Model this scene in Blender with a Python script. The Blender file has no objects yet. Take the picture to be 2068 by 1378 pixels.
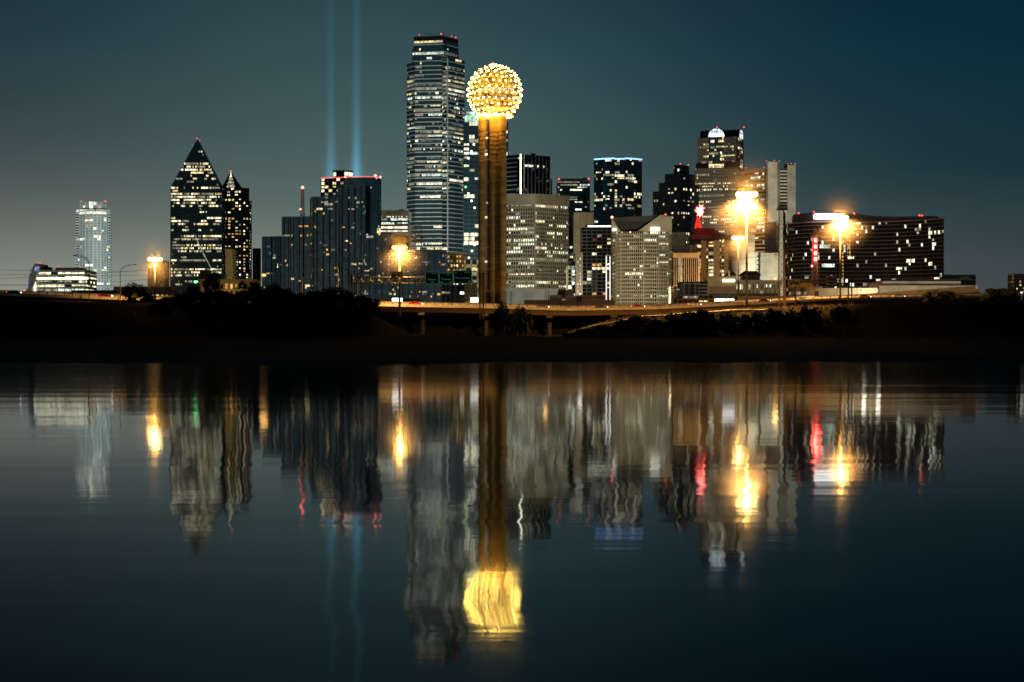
import bpy, math, random
from math import radians, sin, cos, pi, sqrt, exp
rng = random.Random(7)
S = bpy.context.scene
C = S.collection
# ------------------------------------------------------------------ camera
F, HX, HY, H0 = 3650.0, 1034.0, 698.0, 1.2      # focal length in photo pixels, principal column, horizon row, eye height
cam_d = bpy.data.cameras.new('camera'); cam = bpy.data.objects.new('camera', cam_d); C.objects.link(cam)
cam.location = (0, 0, H0); cam.rotation_euler = (radians(90), 0, 0)
cam_d.sensor_width = 36; cam_d.lens = 36*F/2068; cam_d.shift_y = (HY-689)/2068
cam_d.clip_start = .5; cam_d.clip_end = 30000
S.camera = cam
S.view_settings.view_transform = 'Standard'; S.view_settings.look = 'None'
S.view_settings.exposure = 0; S.view_settings.gamma = 1
S.cycles.use_denoising = True; S.cycles.max_bounces = 5; S.cycles.diffuse_bounces = 2; S.cycles.glossy_bounces = 3
S.cycles.transmission_bounces = 2; S.cycles.volume_bounces = 0; S.cycles.sample_clamp_indirect = 60
S.cycles.filter_width = 1.6; S.cycles.caustics_reflective = False; S.cycles.caustics_refractive = False
# ------------------------------------------------------------------ world: last dusk sky plus the city's glow low over the skyline
W = bpy.data.worlds.new('World'); S.world = W; W.use_nodes = True
nt = W.node_tree; N = nt.nodes; L = nt.links; N.clear()
SUN_EL, SUN_ROT = radians(3), radians(205)
out = N.new('ShaderNodeOutputWorld')
sky = N.new('ShaderNodeTexSky'); sky.sky_type = 'NISHITA'; sky.sun_disc = False
sky.sun_elevation = SUN_EL; sky.sun_rotation = SUN_ROT
bg1 = N.new('ShaderNodeBackground'); bg1.inputs[1].default_value = .0004; L.new(sky.outputs[0], bg1.inputs[0])
tc = N.new('ShaderNodeTexCoord'); sp = N.new('ShaderNodeSeparateXYZ'); L.new(tc.outputs['Generated'], sp.inputs[0])
def wm(op, a, b=None):
    n = N.new('ShaderNodeMath'); n.operation = op
    for i, v in enumerate((a, b)):
        if v is None: continue
        if isinstance(v, (int, float)): n.inputs[i].default_value = v
        else: L.new(v, n.inputs[i])
    return n.outputs[0]
zc = wm('MAXIMUM', sp.outputs[2], 0.0)
az = wm('ARCTAN2', sp.outputs[0], sp.outputs[1])
def lobe(az0, w, hz):
    d = wm('DIVIDE', wm('SUBTRACT', az, az0), w)
    g = wm('EXPONENT', wm('MULTIPLY', wm('MULTIPLY', d, d), -1.0))
    return wm('MULTIPLY', g, wm('EXPONENT', wm('DIVIDE', zc, -hz)))
rp = N.new('ShaderNodeValToRGB'); L.new(zc, rp.inputs[0])
el = rp.color_ramp.elements
el[0].position = 0; el[0].color = (.042, .058, .066, 1)
el[1].position = 1; el[1].color = (.001, .006, .013, 1)
for p_, c_ in ((.045, (.030, .049, .057, 1)), (.095, (.0065, .030, .044, 1)), (.16, (.0018, .023, .043, 1)), (.22, (.0006, .012, .028, 1)), (.4, (.0018, .011, .022, 1))):
    e = el.new(p_); e.color = c_
def tint(fac, col):
    m = N.new('ShaderNodeMix'); m.data_type = 'RGBA'; m.blend_type = 'MIX'
    L.new(fac, m.inputs[0]); m.inputs[6].default_value = (0, 0, 0, 1); m.inputs[7].default_value = (*col, 1)
    return m.outputs[2]
def add(a, b):
    m = N.new('ShaderNodeMix'); m.data_type = 'RGBA'; m.blend_type = 'ADD'; m.inputs[0].default_value = 1
    L.new(a, m.inputs[6]); L.new(b, m.inputs[7]); return m.outputs[2]
glow = add(tint(lobe(-.25, .33, .045), (.40, .355, .262)), tint(lobe(-.07, .17, .155), (.066, .118, .100)))
cn = N.new('ShaderNodeTexNoise'); cn.inputs['Scale'].default_value = 3.2; cn.inputs['Detail'].default_value = 5
cm = N.new('ShaderNodeMapping'); cm.inputs['Scale'].default_value = (1, 1, 3.4)
L.new(tc.outputs['Generated'], cm.inputs[0]); L.new(cm.outputs[0], cn.inputs[0])
cf = wm('ADD', wm('MULTIPLY', cn.outputs[0], .5), .75)
tot = N.new('ShaderNodeMix'); tot.data_type = 'RGBA'; tot.blend_type = 'MULTIPLY'; tot.inputs[0].default_value = 1
L.new(add(rp.outputs[0], glow), tot.inputs[6]); L.new(cf, tot.inputs[7])
bg2 = N.new('ShaderNodeBackground'); bg2.inputs[1].default_value = 1.0; L.new(tot.outputs[2], bg2.inputs[0])
ads = N.new('ShaderNodeAddShader'); L.new(bg1.outputs[0], ads.inputs[0]); L.new(bg2.outputs[0], ads.inputs[1])
L.new(ads.outputs[0], out.inputs[0])
# ------------------------------------------------------------------ the last of the sun's afterglow, from behind the camera
sd = bpy.data.lights.new('sun', 'SUN'); sd.energy = .003; sd.angle = radians(30); sd.color = (1, .86, .7)
so = bpy.data.objects.new('sun', sd); C.objects.link(so)
so.rotation_euler = (radians(87), 0, radians(-25))
# ------------------------------------------------------------------ helpers
def X(px, D): return (px-HX)*D/F
def Z(py, D): return H0+(HY-py)*D/F
def P(px, D): return (X(px, D), D)
GZ = 15.0
ORG = {}
def mat_nodes(name):
    m = bpy.data.materials.new(name); m.use_nodes = True
    n = m.node_tree.nodes; n.clear(); o = n.new('ShaderNodeOutputMaterial')
    return m, n, m.node_tree.links, o
M = {}
def surf(name, col, rough=.7, metal=0.0, var=.25, scale=.15, spec=.4, stretch=(1, 1, 1), bump=0.0):
    m, n, l, o = mat_nodes(name)
    b = n.new('ShaderNodeBsdfPrincipled'); l.new(b.outputs[0], o.inputs[0])
    b.inputs['Roughness'].default_value = rough; b.inputs['Metallic'].default_value = metal
    b.inputs['Specular IOR Level'].default_value = spec
    t = n.new('ShaderNodeTexCoord'); mp = n.new('ShaderNodeMapping'); l.new(t.outputs['Object'], mp.inputs[0])
    mp.inputs['Scale'].default_value = stretch
    x = n.new('ShaderNodeTexNoise'); x.inputs['Scale'].default_value = scale; x.inputs['Detail'].default_value = 4
    l.new(mp.outputs[0], x.inputs[0])
    r = n.new('ShaderNodeMapRange'); r.inputs[1].default_value = .25; r.inputs[2].default_value = .75
    r.inputs[3].default_value = 1-var; r.inputs[4].default_value = 1+var; l.new(x.outputs[0], r.inputs[0])
    mx = n.new('ShaderNodeMix'); mx.data_type = 'RGBA'; mx.blend_type = 'MULTIPLY'; mx.inputs[0].default_value = 1
    mx.inputs[6].default_value = (*col, 1); l.new(r.outputs[0], mx.inputs[7]); l.new(mx.outputs[2], b.inputs['Base Color'])
    if bump:
        bp = n.new('ShaderNodeBump'); bp.inputs['Strength'].default_value = bump; bp.inputs['Distance'].default_value = .3
        l.new(x.outputs[0], bp.inputs['Height']); l.new(bp.outputs[0], b.inputs['Normal'])
    M[name] = m; return m
def glass(name, diff, refl, fac, rough=.04, pane=.35):
    """facade glass: dark body plus a tinted mirror share, each pane tilted a hair"""
    m, n, l, o = mat_nodes(name)
    d = n.new('ShaderNodeBsdfDiffuse'); d.inputs[0].default_value = (*diff, 1)
    g = n.new('ShaderNodeBsdfGlossy'); g.inputs[0].default_value = (*refl, 1); g.inputs[1].default_value = rough
    t = n.new('ShaderNodeTexCoord'); sn = n.new('ShaderNodeVectorMath'); sn.operation = 'SNAP'; sn.inputs[1].default_value = (2.5, 2.5, 3.4); l.new(t.outputs['Object'], sn.inputs[0])
    v = n.new('ShaderNodeTexWhiteNoise'); v.noise_dimensions = '3D'; l.new(sn.outputs[0], v.inputs[0])
    r = n.new('ShaderNodeMapRange'); r.inputs[3].default_value = fac*.75; r.inputs[4].default_value = min(1, fac*1.2)
    l.new(v.outputs['Value'], r.inputs[0])
    mx = n.new('ShaderNodeMixShader'); l.new(r.outputs[0], mx.inputs[0]); l.new(d.outputs[0], mx.inputs[1]); l.new(g.outputs[0], mx.inputs[2])
    l.new(mx.outputs[0], o.inputs[0]); M[name] = m; return m
def emit(name, col, st, var=0.0, scale=.8, sample=False):
    m, n, l, o = mat_nodes(name)
    e = n.new('ShaderNodeEmission'); e.inputs[0].default_value = (*col, 1); e.inputs[1].default_value = st
    if var:
        t = n.new('ShaderNodeTexCoord'); x = n.new('ShaderNodeTexNoise'); x.inputs['Scale'].default_value = scale; x.inputs['Detail'].default_value = 2
        l.new(t.outputs['Object'], x.inputs[0])
        r = n.new('ShaderNodeMapRange'); r.inputs[1].default_value = .35; r.inputs[2].default_value = .65
        r.inputs[3].default_value = st*(1-var); r.inputs[4].default_value = st*(1+var); l.new(x.outputs[0], r.inputs[0])
        sn = n.new('ShaderNodeVectorMath'); sn.operation = 'SNAP'; sn.inputs[1].default_value = (1.8, 9, 4.2); l.new(t.outputs['Object'], sn.inputs[0])
        wn = n.new('ShaderNodeTexWhiteNoise'); wn.noise_dimensions = '3D'; l.new(sn.outputs[0], wn.inputs[0])
        r2 = n.new('ShaderNodeMapRange'); r2.inputs[3].default_value = .3; r2.inputs[4].default_value = 1.3; l.new(wn.outputs['Value'], r2.inputs[0])
        mu = n.new('ShaderNodeMath'); mu.operation = 'MULTIPLY'; l.new(r.outputs[0], mu.inputs[0]); l.new(r2.outputs[0], mu.inputs[1]); l.new(mu.outputs[0], e.inputs[1])
    l.new(e.outputs[0], o.inputs[0])
    m.cycles.emission_sampling = 'AUTO' if sample else 'NONE'
    M[name] = m; return m
surf('concrete', (.36, .34, .29)); surf('stone_grey', (.30, .30, .25)); surf('stone_beige', (.42, .37, .28)); surf('granite_dark', (.05, .05, .055))
surf('granite_brown', (.20, .17, .14)); surf('white_metal', (.62, .62, .60), .45); surf('black', (.012, .012, .014), .5); surf('roof', (.05, .05, .05))
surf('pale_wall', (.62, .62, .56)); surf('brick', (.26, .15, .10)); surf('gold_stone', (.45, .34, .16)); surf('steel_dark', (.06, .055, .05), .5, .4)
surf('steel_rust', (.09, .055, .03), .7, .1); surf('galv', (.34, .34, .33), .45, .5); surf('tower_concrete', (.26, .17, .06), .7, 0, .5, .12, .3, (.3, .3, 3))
surf('bronze', (.08, .055, .035), .4, .3); surf('red_roof', (.16, .07, .05)); surf('barrier', (.50, .46, .40), .8, 0, .3, .5); surf('asphalt', (.06, .06, .06), .85)
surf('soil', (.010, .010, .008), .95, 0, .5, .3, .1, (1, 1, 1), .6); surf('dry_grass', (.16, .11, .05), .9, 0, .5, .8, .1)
surf('foliage', (.045, .06, .025), .8, 0, .5, .6, .1); surf('bark', (.05, .04, .03), .9); surf('sign_green', (.004, .022, .018), .5); surf('sign_white', (.62, .62, .62), .5)
surf('sign_yellow', (.8, .42, .03), .5); surf('sign_blue', (.03, .06, .25), .5); surf('sign_red', (.5, .03, .03), .5); surf('red_paint', (.5, .05, .03), .5); surf('ground', (.07, .065, .06), .9, 0, .4, .05)
surf('band_boa', (.80, .80, .77), .5); surf('granite_pale', (.36, .32, .27)); surf('pole_steel', (.22, .20, .17), .6); surf('tire', (.015, .015, .015), .9); surf('mullion_grey', (.25, .27, .28), .5); surf('mullion_dark', (.03, .035, .04), .5)
surf('crown_metal', (.10, .075, .08), .4, .4, .15); surf('slab_pink', (.42, .27, .24), .5)
glass('g_dark', (.006, .010, .012), (.55, .75, .80), .22); glass('g_boa', (.018, .034, .034), (.55, .95, .92), .52); glass('g_mirror', (.008, .014, .018), (.75, .95, 1.0), .5)
glass('g_black', (.004, .004, .005), (.8, .85, .9), .07); glass('g_teal', (.004, .010, .012), (.40, .75, .76), .27); glass('g_museum', (.40, .46, .44), (.8, .95, .92), .35)
glass('g_brown', (.012, .007, .005), (.7, .5, .4), .10); glass('g_office', (.014, .016, .014), (.6, .65, .6), .2)
emit('lit_w', (1, .90, .60), 1.75, .8, 2.2); emit('lit_y', (1, .80, .38), 1.35, .7, .9); emit('lit_d', (.95, .88, .62), .42, .85, 2.0)
emit('lit_c', (.86, 1, .84), 1.3, .7, .9); emit('lit_o', (1, .55, .16), .95, .5, .9); emit('lit_b', (.80, .92, .85), .16, .7, .7); emit('lit_hot', (1, .96, .75), 2.6, .3, .5)
emit('white_hot', (1, .99, .95), 5.0); emit('red_lamp', (1, .05, .04), 5.0); emit('red_line', (1, .12, .12), 1.6); emit('blue_line', (.25, .5, 1), 2.6)
emit('red_hot', (1, .22, .18), 7.0); emit('red_sign', (1, .03, .02), 1.6); emit('amber_lamp', (1, .50, .08), 9.0); emit('lamp_core', (1, .72, .28), 10.0); emit('amber_rim', (1, .42, .05), 1.3)
emit('bulb', (1, .60, .09), 75.0, sample=True); emit('bulb_dim', (1, .56, .07), 32.0, sample=True); emit('bulb_hot', (1, .68, .16), 120.0, sample=True); emit('ring_glow', (1, .50, .07), 16.0, sample=True); emit('arch_light', (.82, .92, 1), 1.7, .25, .2); emit('green_top', (.62, 1, .74), 1.0, .5, .4); emit('green_lamp', (.15, 1, .25), 4.0)
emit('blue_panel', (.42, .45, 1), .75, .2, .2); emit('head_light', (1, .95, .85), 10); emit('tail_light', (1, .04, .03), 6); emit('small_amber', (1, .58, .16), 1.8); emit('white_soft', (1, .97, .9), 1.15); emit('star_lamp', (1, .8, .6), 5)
emit('pod_glow', (1, .50, .06), .85, .8, .5); emit('yellow_wash', (1, .85, .4), .9, .5, .4); emit('strip_hot', (1, 1, .72), 3.0); emit('sign_cream', (1, .97, .85), 2.5)
emit('green_text', (.15, .75, .5), .16)  # lamplight returned by the lettering is put in as emission

def thing(name, label, cat, loc, group=None):
    o = bpy.data.objects.new(name, None); C.objects.link(o); o.location = loc; o.empty_display_size = 1
    o['label'] = label; o['category'] = cat
    if group: o['group'] = group
    ORG[o.name] = tuple(loc); return o
def tag(o, label, cat, group=None, kind=None):
    if label: o['label'] = label
    if cat: o['category'] = cat
    if group: o['group'] = group
    if kind: o['kind'] = kind
    return o
def link(name, me, parent=None, loc=(0, 0, 0)):
    o = bpy.data.objects.new(name, me); C.objects.link(o)
    if parent is not None:
        o.parent = parent; org = ORG[parent.name]
        o.location = (loc[0]-org[0], loc[1]-org[1], loc[2]-org[2])
    else: o.location = loc
    ORG[o.name] = tuple(loc); return o
class MB:
    """collects shapes in world coordinates; build() links them as ONE mesh object under its parent"""
    def __init__(s): s.v = []; s.f = []; s.m = []
    def face(s, pts, mi=0):
        b = len(s.v); s.v += [tuple(p) for p in pts]; s.f.append(tuple(range(b, b+len(pts)))); s.m.append(mi)
    def prism(s, poly, z0, z1, mi=0, top=None, z1s=None):
        n = len(poly); b = len(s.v)
        s.v += [(p[0], p[1], z0) for p in poly]
        s.v += [(p[0], p[1], (z1s[i] if z1s else z1)) for i, p in enumerate(poly)]
        for i in range(n):
            j = (i+1) % n; s.f.append((b+i, b+j, b+n+j, b+n+i)); s.m.append(mi)
        s.f.append(tuple(b+n+i for i in range(n))); s.m.append(mi if top is None else top)
        s.f.append(tuple(b+i for i in reversed(range(n)))); s.m.append(mi)
    def box(s, x0, x1, y0, y1, z0, z1, mi=0): s.prism([(x0, y0), (x1, y0), (x1, y1), (x0, y1)], z0, z1, mi)
    def obox(s, p, u, w, n, d0, d1, z0, z1, mi=0):
        """box on a wall: p start, u unit along, w width, n outward normal, from d0 to d1 out"""
        a = (p[0]+n[0]*d1, p[1]+n[1]*d1); b = (a[0]+u[0]*w, a[1]+u[1]*w)
        e = (p[0]+n[0]*d0, p[1]+n[1]*d0); c = (e[0]+u[0]*w, e[1]+u[1]*w)
        s.prism([a, b, c, e], z0, z1, mi)
    def tube(s, p, q, r, r2=None, k=6, mi=0):
        r2 = r if r2 is None else r2
        d = [q[i]-p[i] for i in range(3)]; ln = sqrt(sum(x*x for x in d)) or 1e-6; d = [x/ln for x in d]
        a = (0, 0, 1) if abs(d[2]) < .9 else (1, 0, 0)
        u = (d[1]*a[2]-d[2]*a[1], d[2]*a[0]-d[0]*a[2], d[0]*a[1]-d[1]*a[0]); lu = sqrt(sum(x*x for x in u)); u = [x/lu for x in u]
        w = (d[1]*u[2]-d[2]*u[1], d[2]*u[0]-d[0]*u[2], d[0]*u[1]-d[1]*u[0])
        b = len(s.v)
        for c, rr in ((p, r), (q, r2)):
            for i in range(k):
                t = 2*pi*i/k; s.v.append(tuple(c[j]+rr*(cos(t)*u[j]+sin(t)*w[j]) for j in range(3)))
        for i in range(k):
            j = (i+1) % k; s.f.append((b+i, b+j, b+k+j, b+k+i)); s.m.append(mi)
        s.f.append(tuple(b+i for i in reversed(range(k)))); s.m.append(mi); s.f.append(tuple(b+k+i for i in range(k))); s.m.append(mi)
    def path(s, pts, r, k=5, mi=0):
        for a, b in zip(pts, pts[1:]): s.tube(a, b, r, r, k, mi)
    def lathe(s, c, prof, k=24, mi=0):
        b = len(s.v)
        for r, z in prof:
            for i in range(k):
                t = 2*pi*i/k; s.v.append((c[0]+r*cos(t), c[1]+r*sin(t), z))
        for a in range(len(prof)-1):
            for i in range(k):
                j = (i+1) % k; s.f.append((b+a*k+i, b+a*k+j, b+(a+1)*k+j, b+(a+1)*k+i)); s.m.append(mi)
        s.f.append(tuple(b+i for i in reversed(range(k)))); s.m.append(mi)
        e = b+(len(prof)-1)*k; s.f.append(tuple(e+i for i in range(k))); s.m.append(mi)
    def ball(s, c, r, mi=0, k=8, sz=1.0):
        s.lathe((c[0], c[1]), [(r*sin(pi*a/k) if 0 < a < k else r*.02, c[2]-r*sz*cos(pi*a/k)) for a in range(k+1)], max(8, k), mi)
    def mesh(s, name, mats, org=(0, 0, 0), smooth=False):
        me = bpy.data.meshes.new(name)
        me.from_pydata([(v[0]-org[0], v[1]-org[1], v[2]-org[2]) for v in s.v], [], s.f)
        if isinstance(mats, str): mats = [mats]
        for x in mats: me.materials.append(M[x])
        me.polygons.foreach_set('material_index', s.m)
        if smooth: me.polygons.foreach_set('use_smooth', [True]*len(s.f))
        me.update(); return me
    def build(s, name, mats, parent=None, smooth=False, kind=None, org=None):
        o0 = ORG[parent.name] if parent is not None else (org or (0, 0, 0))
        o = link(name, s.mesh(name, mats, o0, smooth), parent, o0)
        if kind: o['kind'] = kind
        return o
def offset(poly, d):
    n = len(poly); r = []
    for i in range(n):
        a, b, c = poly[i-1], poly[i], poly[(i+1) % n]
        def nr(p, q):
            x, y = q[0]-p[0], q[1]-p[1]; l_ = sqrt(x*x+y*y) or 1e-9; return (y/l_, -x/l_)
        n1, n2 = nr(a, b), nr(b, c); k = 1+n1[0]*n2[0]+n1[1]*n2[1]
        k = max(k, .35); r.append((b[0]+d*(n1[0]+n2[0])/k, b[1]+d*(n1[1]+n2[1])/k))
    return r
def rect(x0, x1, D, dep, D1=None):
    a, b = P(x0, D), P(x1, D1 or D); return [a, b, (b[0], b[1]+dep), (a[0], a[1]+dep)]
def corner(x0, D0, xc, Dc, x1, D1):
    a, b, c = P(x0, D0), P(xc, Dc), P(x1, D1); return [a, b, c, (a[0]+c[0]-b[0], a[1]+c[1]-b[1])]
def centre(poly): return (sum(p[0] for p in poly)/len(poly), sum(p[1] for p in poly)/len(poly))
def bld(name, label, poly, cat='building', group=None, z=GZ):
    c = centre(poly); return thing(name, label, cat, (c[0], c[1], z), group)
PAL = {'w': ('lit_w', 'lit_w', 'lit_y', 'lit_d', 'lit_d'), 'c': ('lit_c', 'lit_w', 'lit_d', 'lit_b'), 'y': ('lit_y', 'lit_w', 'lit_o', 'lit_d'),
       'b': ('lit_w', 'lit_w', 'lit_c', 'lit_d'), 'm': ('lit_w', 'lit_y', 'lit_d', 'lit_d', 'lit_b', 'lit_c', 'lit_d'), 's': ('lit_d', 'lit_y', 'lit_d', 'lit_b', 'lit_o')}
def block(root, poly, z0, z1, fpx=None, fh=None, bay=3.0, wall='g_dark', bh=.3, band='mullion_dark', bd=.25, mw=.25, mull='mullion_dark', md=.3,
          p=.15, run=3.0, rows=(), pal='w', para=0.0, parmat=None, pd=.4, body='glass_wall', faces=None, cap=60, z_lit=None, minpx=9, bands=True, topmat='roof', lit=True, first=0.0, lh=1.0):
    D = min(q[1] for q in poly); fh = fh or fpx*D/F
    mb = MB(); mb.prism(poly, z0, z1, 0, 1); mb.build(body, [wall, topmat], root)
    zt = z1-para; nf = int((zt-z0-first)/fh+.001)
    if para > 0:
        mb = MB(); mb.prism(offset(poly, pd), zt, z1+.6, 0); mb.build('parapet', parmat or band, root)
    if bands and bh > 0:
        cc = centre(poly); me = None
        for i in range(nf):
            zb = zt-(i+1)*fh
            if me is None:
                mb = MB(); mb.prism(offset(poly, bd), 0, bh*fh); me = mb.mesh('floor_band', band, (cc[0], cc[1], 0))
            link('floor_band', me, root, (cc[0], cc[1], zb))
    n = len(poly); mm = MB(); small = {}; big = 0; solo = []
    for i in range(n):
        a, b = poly[i], poly[(i+1) % n]
        dx, dy = b[0]-a[0], b[1]-a[1]; ln = sqrt(dx*dx+dy*dy)
        if ln < .4: continue
        u = (dx/ln, dy/ln); nn = (u[1], -u[0]); mx, my = (a[0]+b[0])/2, (a[1]+b[1])/2
        face_cos = -(nn[0]*mx+nn[1]*my)/sqrt(mx*mx+my*my)
        if face_cos < -.12: continue
        if faces is not None and i not in faces: continue
        nb = max(1, round(ln/bay)); w = ln/nb; pxw = w*max(face_cos, .15)*F/my
        if mw > 0:
            for j in range(nb+1):
                c = j*w-mw/2; c = min(max(c, 0), ln-mw)
                q = (a[0]+u[0]*c, a[1]+u[1]*c)
                if pxw >= 9.5:
                    s1 = MB(); s1.obox(q, u, mw, nn, -.05, md, z0, zt); solo.append(s1)
                else: mm.obox(q, u, mw, nn, -.05, md, z0, zt)
        if not lit: continue
        for k in range(nf):
            zb = zt-(k+1)*fh; zl = zb+bh*fh+.04; zh = zb+fh-.06; zl = zh-(zh-zl)*lh
            py = HY-(zb+fh*.5-H0)*F/my; pr = p*(.4+1.2*rng.random())
            for (r0, r1, rp_) in rows:
                if r0 <= py <= r1: pr = rp_
            if pr <= 0: continue
            j = 0; on = rng.random() < pr
            while j < nb:
                if on:
                    l_ = max(1, int(rng.expovariate(1/run)+.5)) if pr < .8 else max(2, int(rng.expovariate(1/(run*3))+.5))
                    e = min(nb, j+l_); mt = rng.choice(PAL[pal])
                    c0, c1 = j*w+mw/2+.02, e*w-mw/2-.02
                    pa = (a[0]+u[0]*c0+nn[0]*.07, a[1]+u[1]*c0+nn[1]*.07); pb = (a[0]+u[0]*c1+nn[0]*.07, a[1]+u[1]*c1+nn[1]*.07)
                    zz = zl if rng.random() < .7 else zl+(zh-zl)*rng.choice((.25, .4))
                    quad = [(*pa, zz), (*pb, zz), (*pb, zh), (*pa, zh)]
                    if (e-j)*pxw >= minpx and big < cap:
                        s1 = MB(); s1.face(quad); s1.build('lit_window', mt, root); big += 1
                    else: small.setdefault(mt, MB()).face(quad)
                    j = e
                    on = False if pr < .95 else rng.random() < pr
                else:
                    g = max(1, int(rng.expovariate(1/max(.35, run*(1-pr)/max(pr, .02)))+.5)); j += g; on = True
    if mm.f: mm.build('mullions', mull, root, kind='stuff')
    for s1 in solo: s1.build('mullion', mull, root)
    for mt, s1 in small.items(): s1.build('lit_windows', mt, root, kind='stuff')
def red_light(root, px, py, D, r=.8, mat='red_lamp', name='aviation_light'):
    mb = MB(); z = Z(py, D); x = X(px, D)
    mb.ball((x, D, z), r, 0, 6); mb.tube((x, D, z-r*3), (x, D, z-r*.6), r*.3, None, 5, 1); return mb.build(name, [mat, 'steel_dark'], root)
def rbox(root, name, mat, x0, x1, y0, y1, D, dep, gap=0):
    mb = MB(); mb.prism(rect(x0, x1, D, dep), Z(y1, D), Z(y0, D)); return mb.build(name, mat, root)
def panel(root, name, mat, x0, x1, y0, y1, D, th=.3):
    mb = MB(); mb.prism(rect(x0, x1, D-th, th), Z(y1, D), Z(y0, D)); return mb.build(name, mat, root)
def light(name, loc, energy, col, parent=None, size=.5, spot=None, aim=None, blend=.5):
    l_ = bpy.data.lights.new(name, 'SPOT' if spot else 'POINT'); l_.energy = energy; l_.color = col; l_.shadow_soft_size = size
    o = bpy.data.objects.new(name, l_); C.objects.link(o)
    if spot:
        l_.spot_size = radians(spot); l_.spot_blend = blend
        from mathutils import Vector
        o.rotation_euler = Vector(aim).to_track_quat('-Z', 'Y').to_euler()
    if parent is not None:
        g = ORG[parent.name]; o.parent = parent; o.location = (loc[0]-g[0], loc[1]-g[1], loc[2]-g[2])
    else: o.location = loc
    return o
# ================================================================== the setting
def interp(tab, x):
    if x <= tab[0][0]: return tab[0][1:]
    for a, b in zip(tab, tab[1:]):
        if x <= b[0]:
            t = (x-a[0])/(b[0]-a[0]); return tuple(a[i]+(b[i]-a[i])*t for i in range(1, len(a)))
    return tab[-1][1:]
def smooth(t): t = min(1, max(0, t)); return t*t*(3-2*t)
# ---- water: mirror-calm river, slow swell bends the reflections, fine ripple smears them up and down
m, n, l, o = mat_nodes('water')
geo = n.new('ShaderNodeNewGeometry')
def slope_noise(sc, strx, amp, off):
    mp = n.new('ShaderNodeMapping'); mp.inputs['Scale'].default_value = (sc*strx, sc, 1); mp.inputs['Location'].default_value = (off, off*1.7, off*.3)
    l.new(geo.outputs['Position'], mp.inputs[0])
    x = n.new('ShaderNodeTexNoise'); x.inputs['Scale'].default_value = 1; x.inputs['Detail'].default_value = 0; l.new(mp.outputs[0], x.inputs[0])
    s1 = n.new('ShaderNodeMath'); s1.operation = 'SUBTRACT'; l.new(x.outputs[0], s1.inputs[0]); s1.inputs[1].default_value = .5
    s2 = n.new('ShaderNodeMath'); s2.operation = 'MULTIPLY'; l.new(s1.outputs[0], s2.inputs[0]); s2.inputs[1].default_value = amp
    return s2.outputs[0]
def sm(*a):
    r = a[0]
    for b in a[1:]:
        q = n.new('ShaderNodeMath'); q.operation = 'ADD'; l.new(r, q.inputs[0]); l.new(b, q.inputs[1]); r = q.outputs[0]
    return r
sx = sm(slope_noise(3.2, .08, .011, 3), slope_noise(1.3, .06, .018, 11), slope_noise(.5, .10, .017, 23), slope_noise(.16, .3, .009, 37))
sy = sm(slope_noise(14, .03, .0058, 5), slope_noise(4, .05, .0012, 17))
cx = n.new('ShaderNodeCombineXYZ'); l.new(sx, cx.inputs[0]); l.new(sy, cx.inputs[1]); cx.inputs[2].default_value = 1
nv = n.new('ShaderNodeVectorMath'); nv.operation = 'NORMALIZE'; l.new(cx.outputs[0], nv.inputs[0])
gl = n.new('ShaderNodeBsdfGlossy'); gl.inputs[0].default_value = (.84, .90, .95, 1); gl.inputs[1].default_value = .046; l.new(nv.outputs[0], gl.inputs['Normal'])
df = n.new('ShaderNodeBsdfDiffuse'); df.inputs[0].default_value = (.004, .008, .010, 1)
fr = n.new('ShaderNodeFresnel'); fr.inputs[0].default_value = 1.12; l.new(nv.outputs[0], fr.inputs['Normal'])
mx = n.new('ShaderNodeMixShader'); l.new(fr.outputs[0], mx.inputs[0]); l.new(df.outputs[0], mx.inputs[1]); l.new(gl.outputs[0], mx.inputs[2]); l.new(mx.outputs[0], o.inputs[0])
M['water'] = m
mb = MB(); mb.face([(-5000, -300, 0), (5000, -300, 0), (5000, 470, 0), (-5000, 470, 0)])
tag(mb.build('water', 'water'), None, None, kind='structure')
# ---- ground: river bank, levee crest with a gap under the highway, city plain behind, out to the horizon
CREST = [(-9000, 606), (0, 608), (250, 611), (600, 612), (720, 616), (780, 650), (830, 676), (1128, 680), (1150, 671), (1200, 655), (1250, 643), (1300, 634), (1400, 628), (1500, 622), (1600, 618), (1700, 615), (1860, 611), (2068, 607), (9000, 604)]
DC = 545.0
HW = [(-1500, 540, 580), (-300, 565, 586), (0, 572, 594), (250, 585, 603), (800, 620, 616.5), (1000, 632, 620.5), (1150, 640, 625), (1330, 650, 622), (1500, 668, 613.5), (1700, 690, 604), (1900, 720, 600), (2300, 770, 594), (4000, 900, 560)]
def bump(x, y): return .35*sin(x*.11+1.3*sin(y*.05))+.3*sin(y*.17+x*.04)+.2*sin(x*.43+y*.31)
def shore(x): return 126+9*sin(x*.09)+6*sin(x*.23+1)+4*sin(x*.61+2)
def gz(x, y):
    if y < 418: return -.5+.72*smooth((y-shore(x)+14)/22)+.05*sin(x*.5+y*.2)*smooth((y-150)/60)
    px = HX+x*F/max(y, 300); zc = Z(interp(CREST, px)[0], DC)
    if y <= DC: z = .22+(min(3.0, zc)-.22)*smooth((y-418)/85)+(zc-min(3.0, zc))*min(1, max(0, (y-503)/(DC-503)))
    elif y < 600: z = zc+(min(9, zc)-zc)*smooth((y-DC-4)/45)
    else:
        dk, dy_ = interp(HW, px); top = min(GZ, Z(dy_, dk)-2.4); z = min(9, zc)+(top-min(9, zc))*smooth((y-dk-12)/7)+(GZ-top)*smooth((y-dk-31)/30)
    return z+(bump(x, y)*.5 if 425 < y < 700 and abs(y-DC) > 3 else 0)
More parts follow.
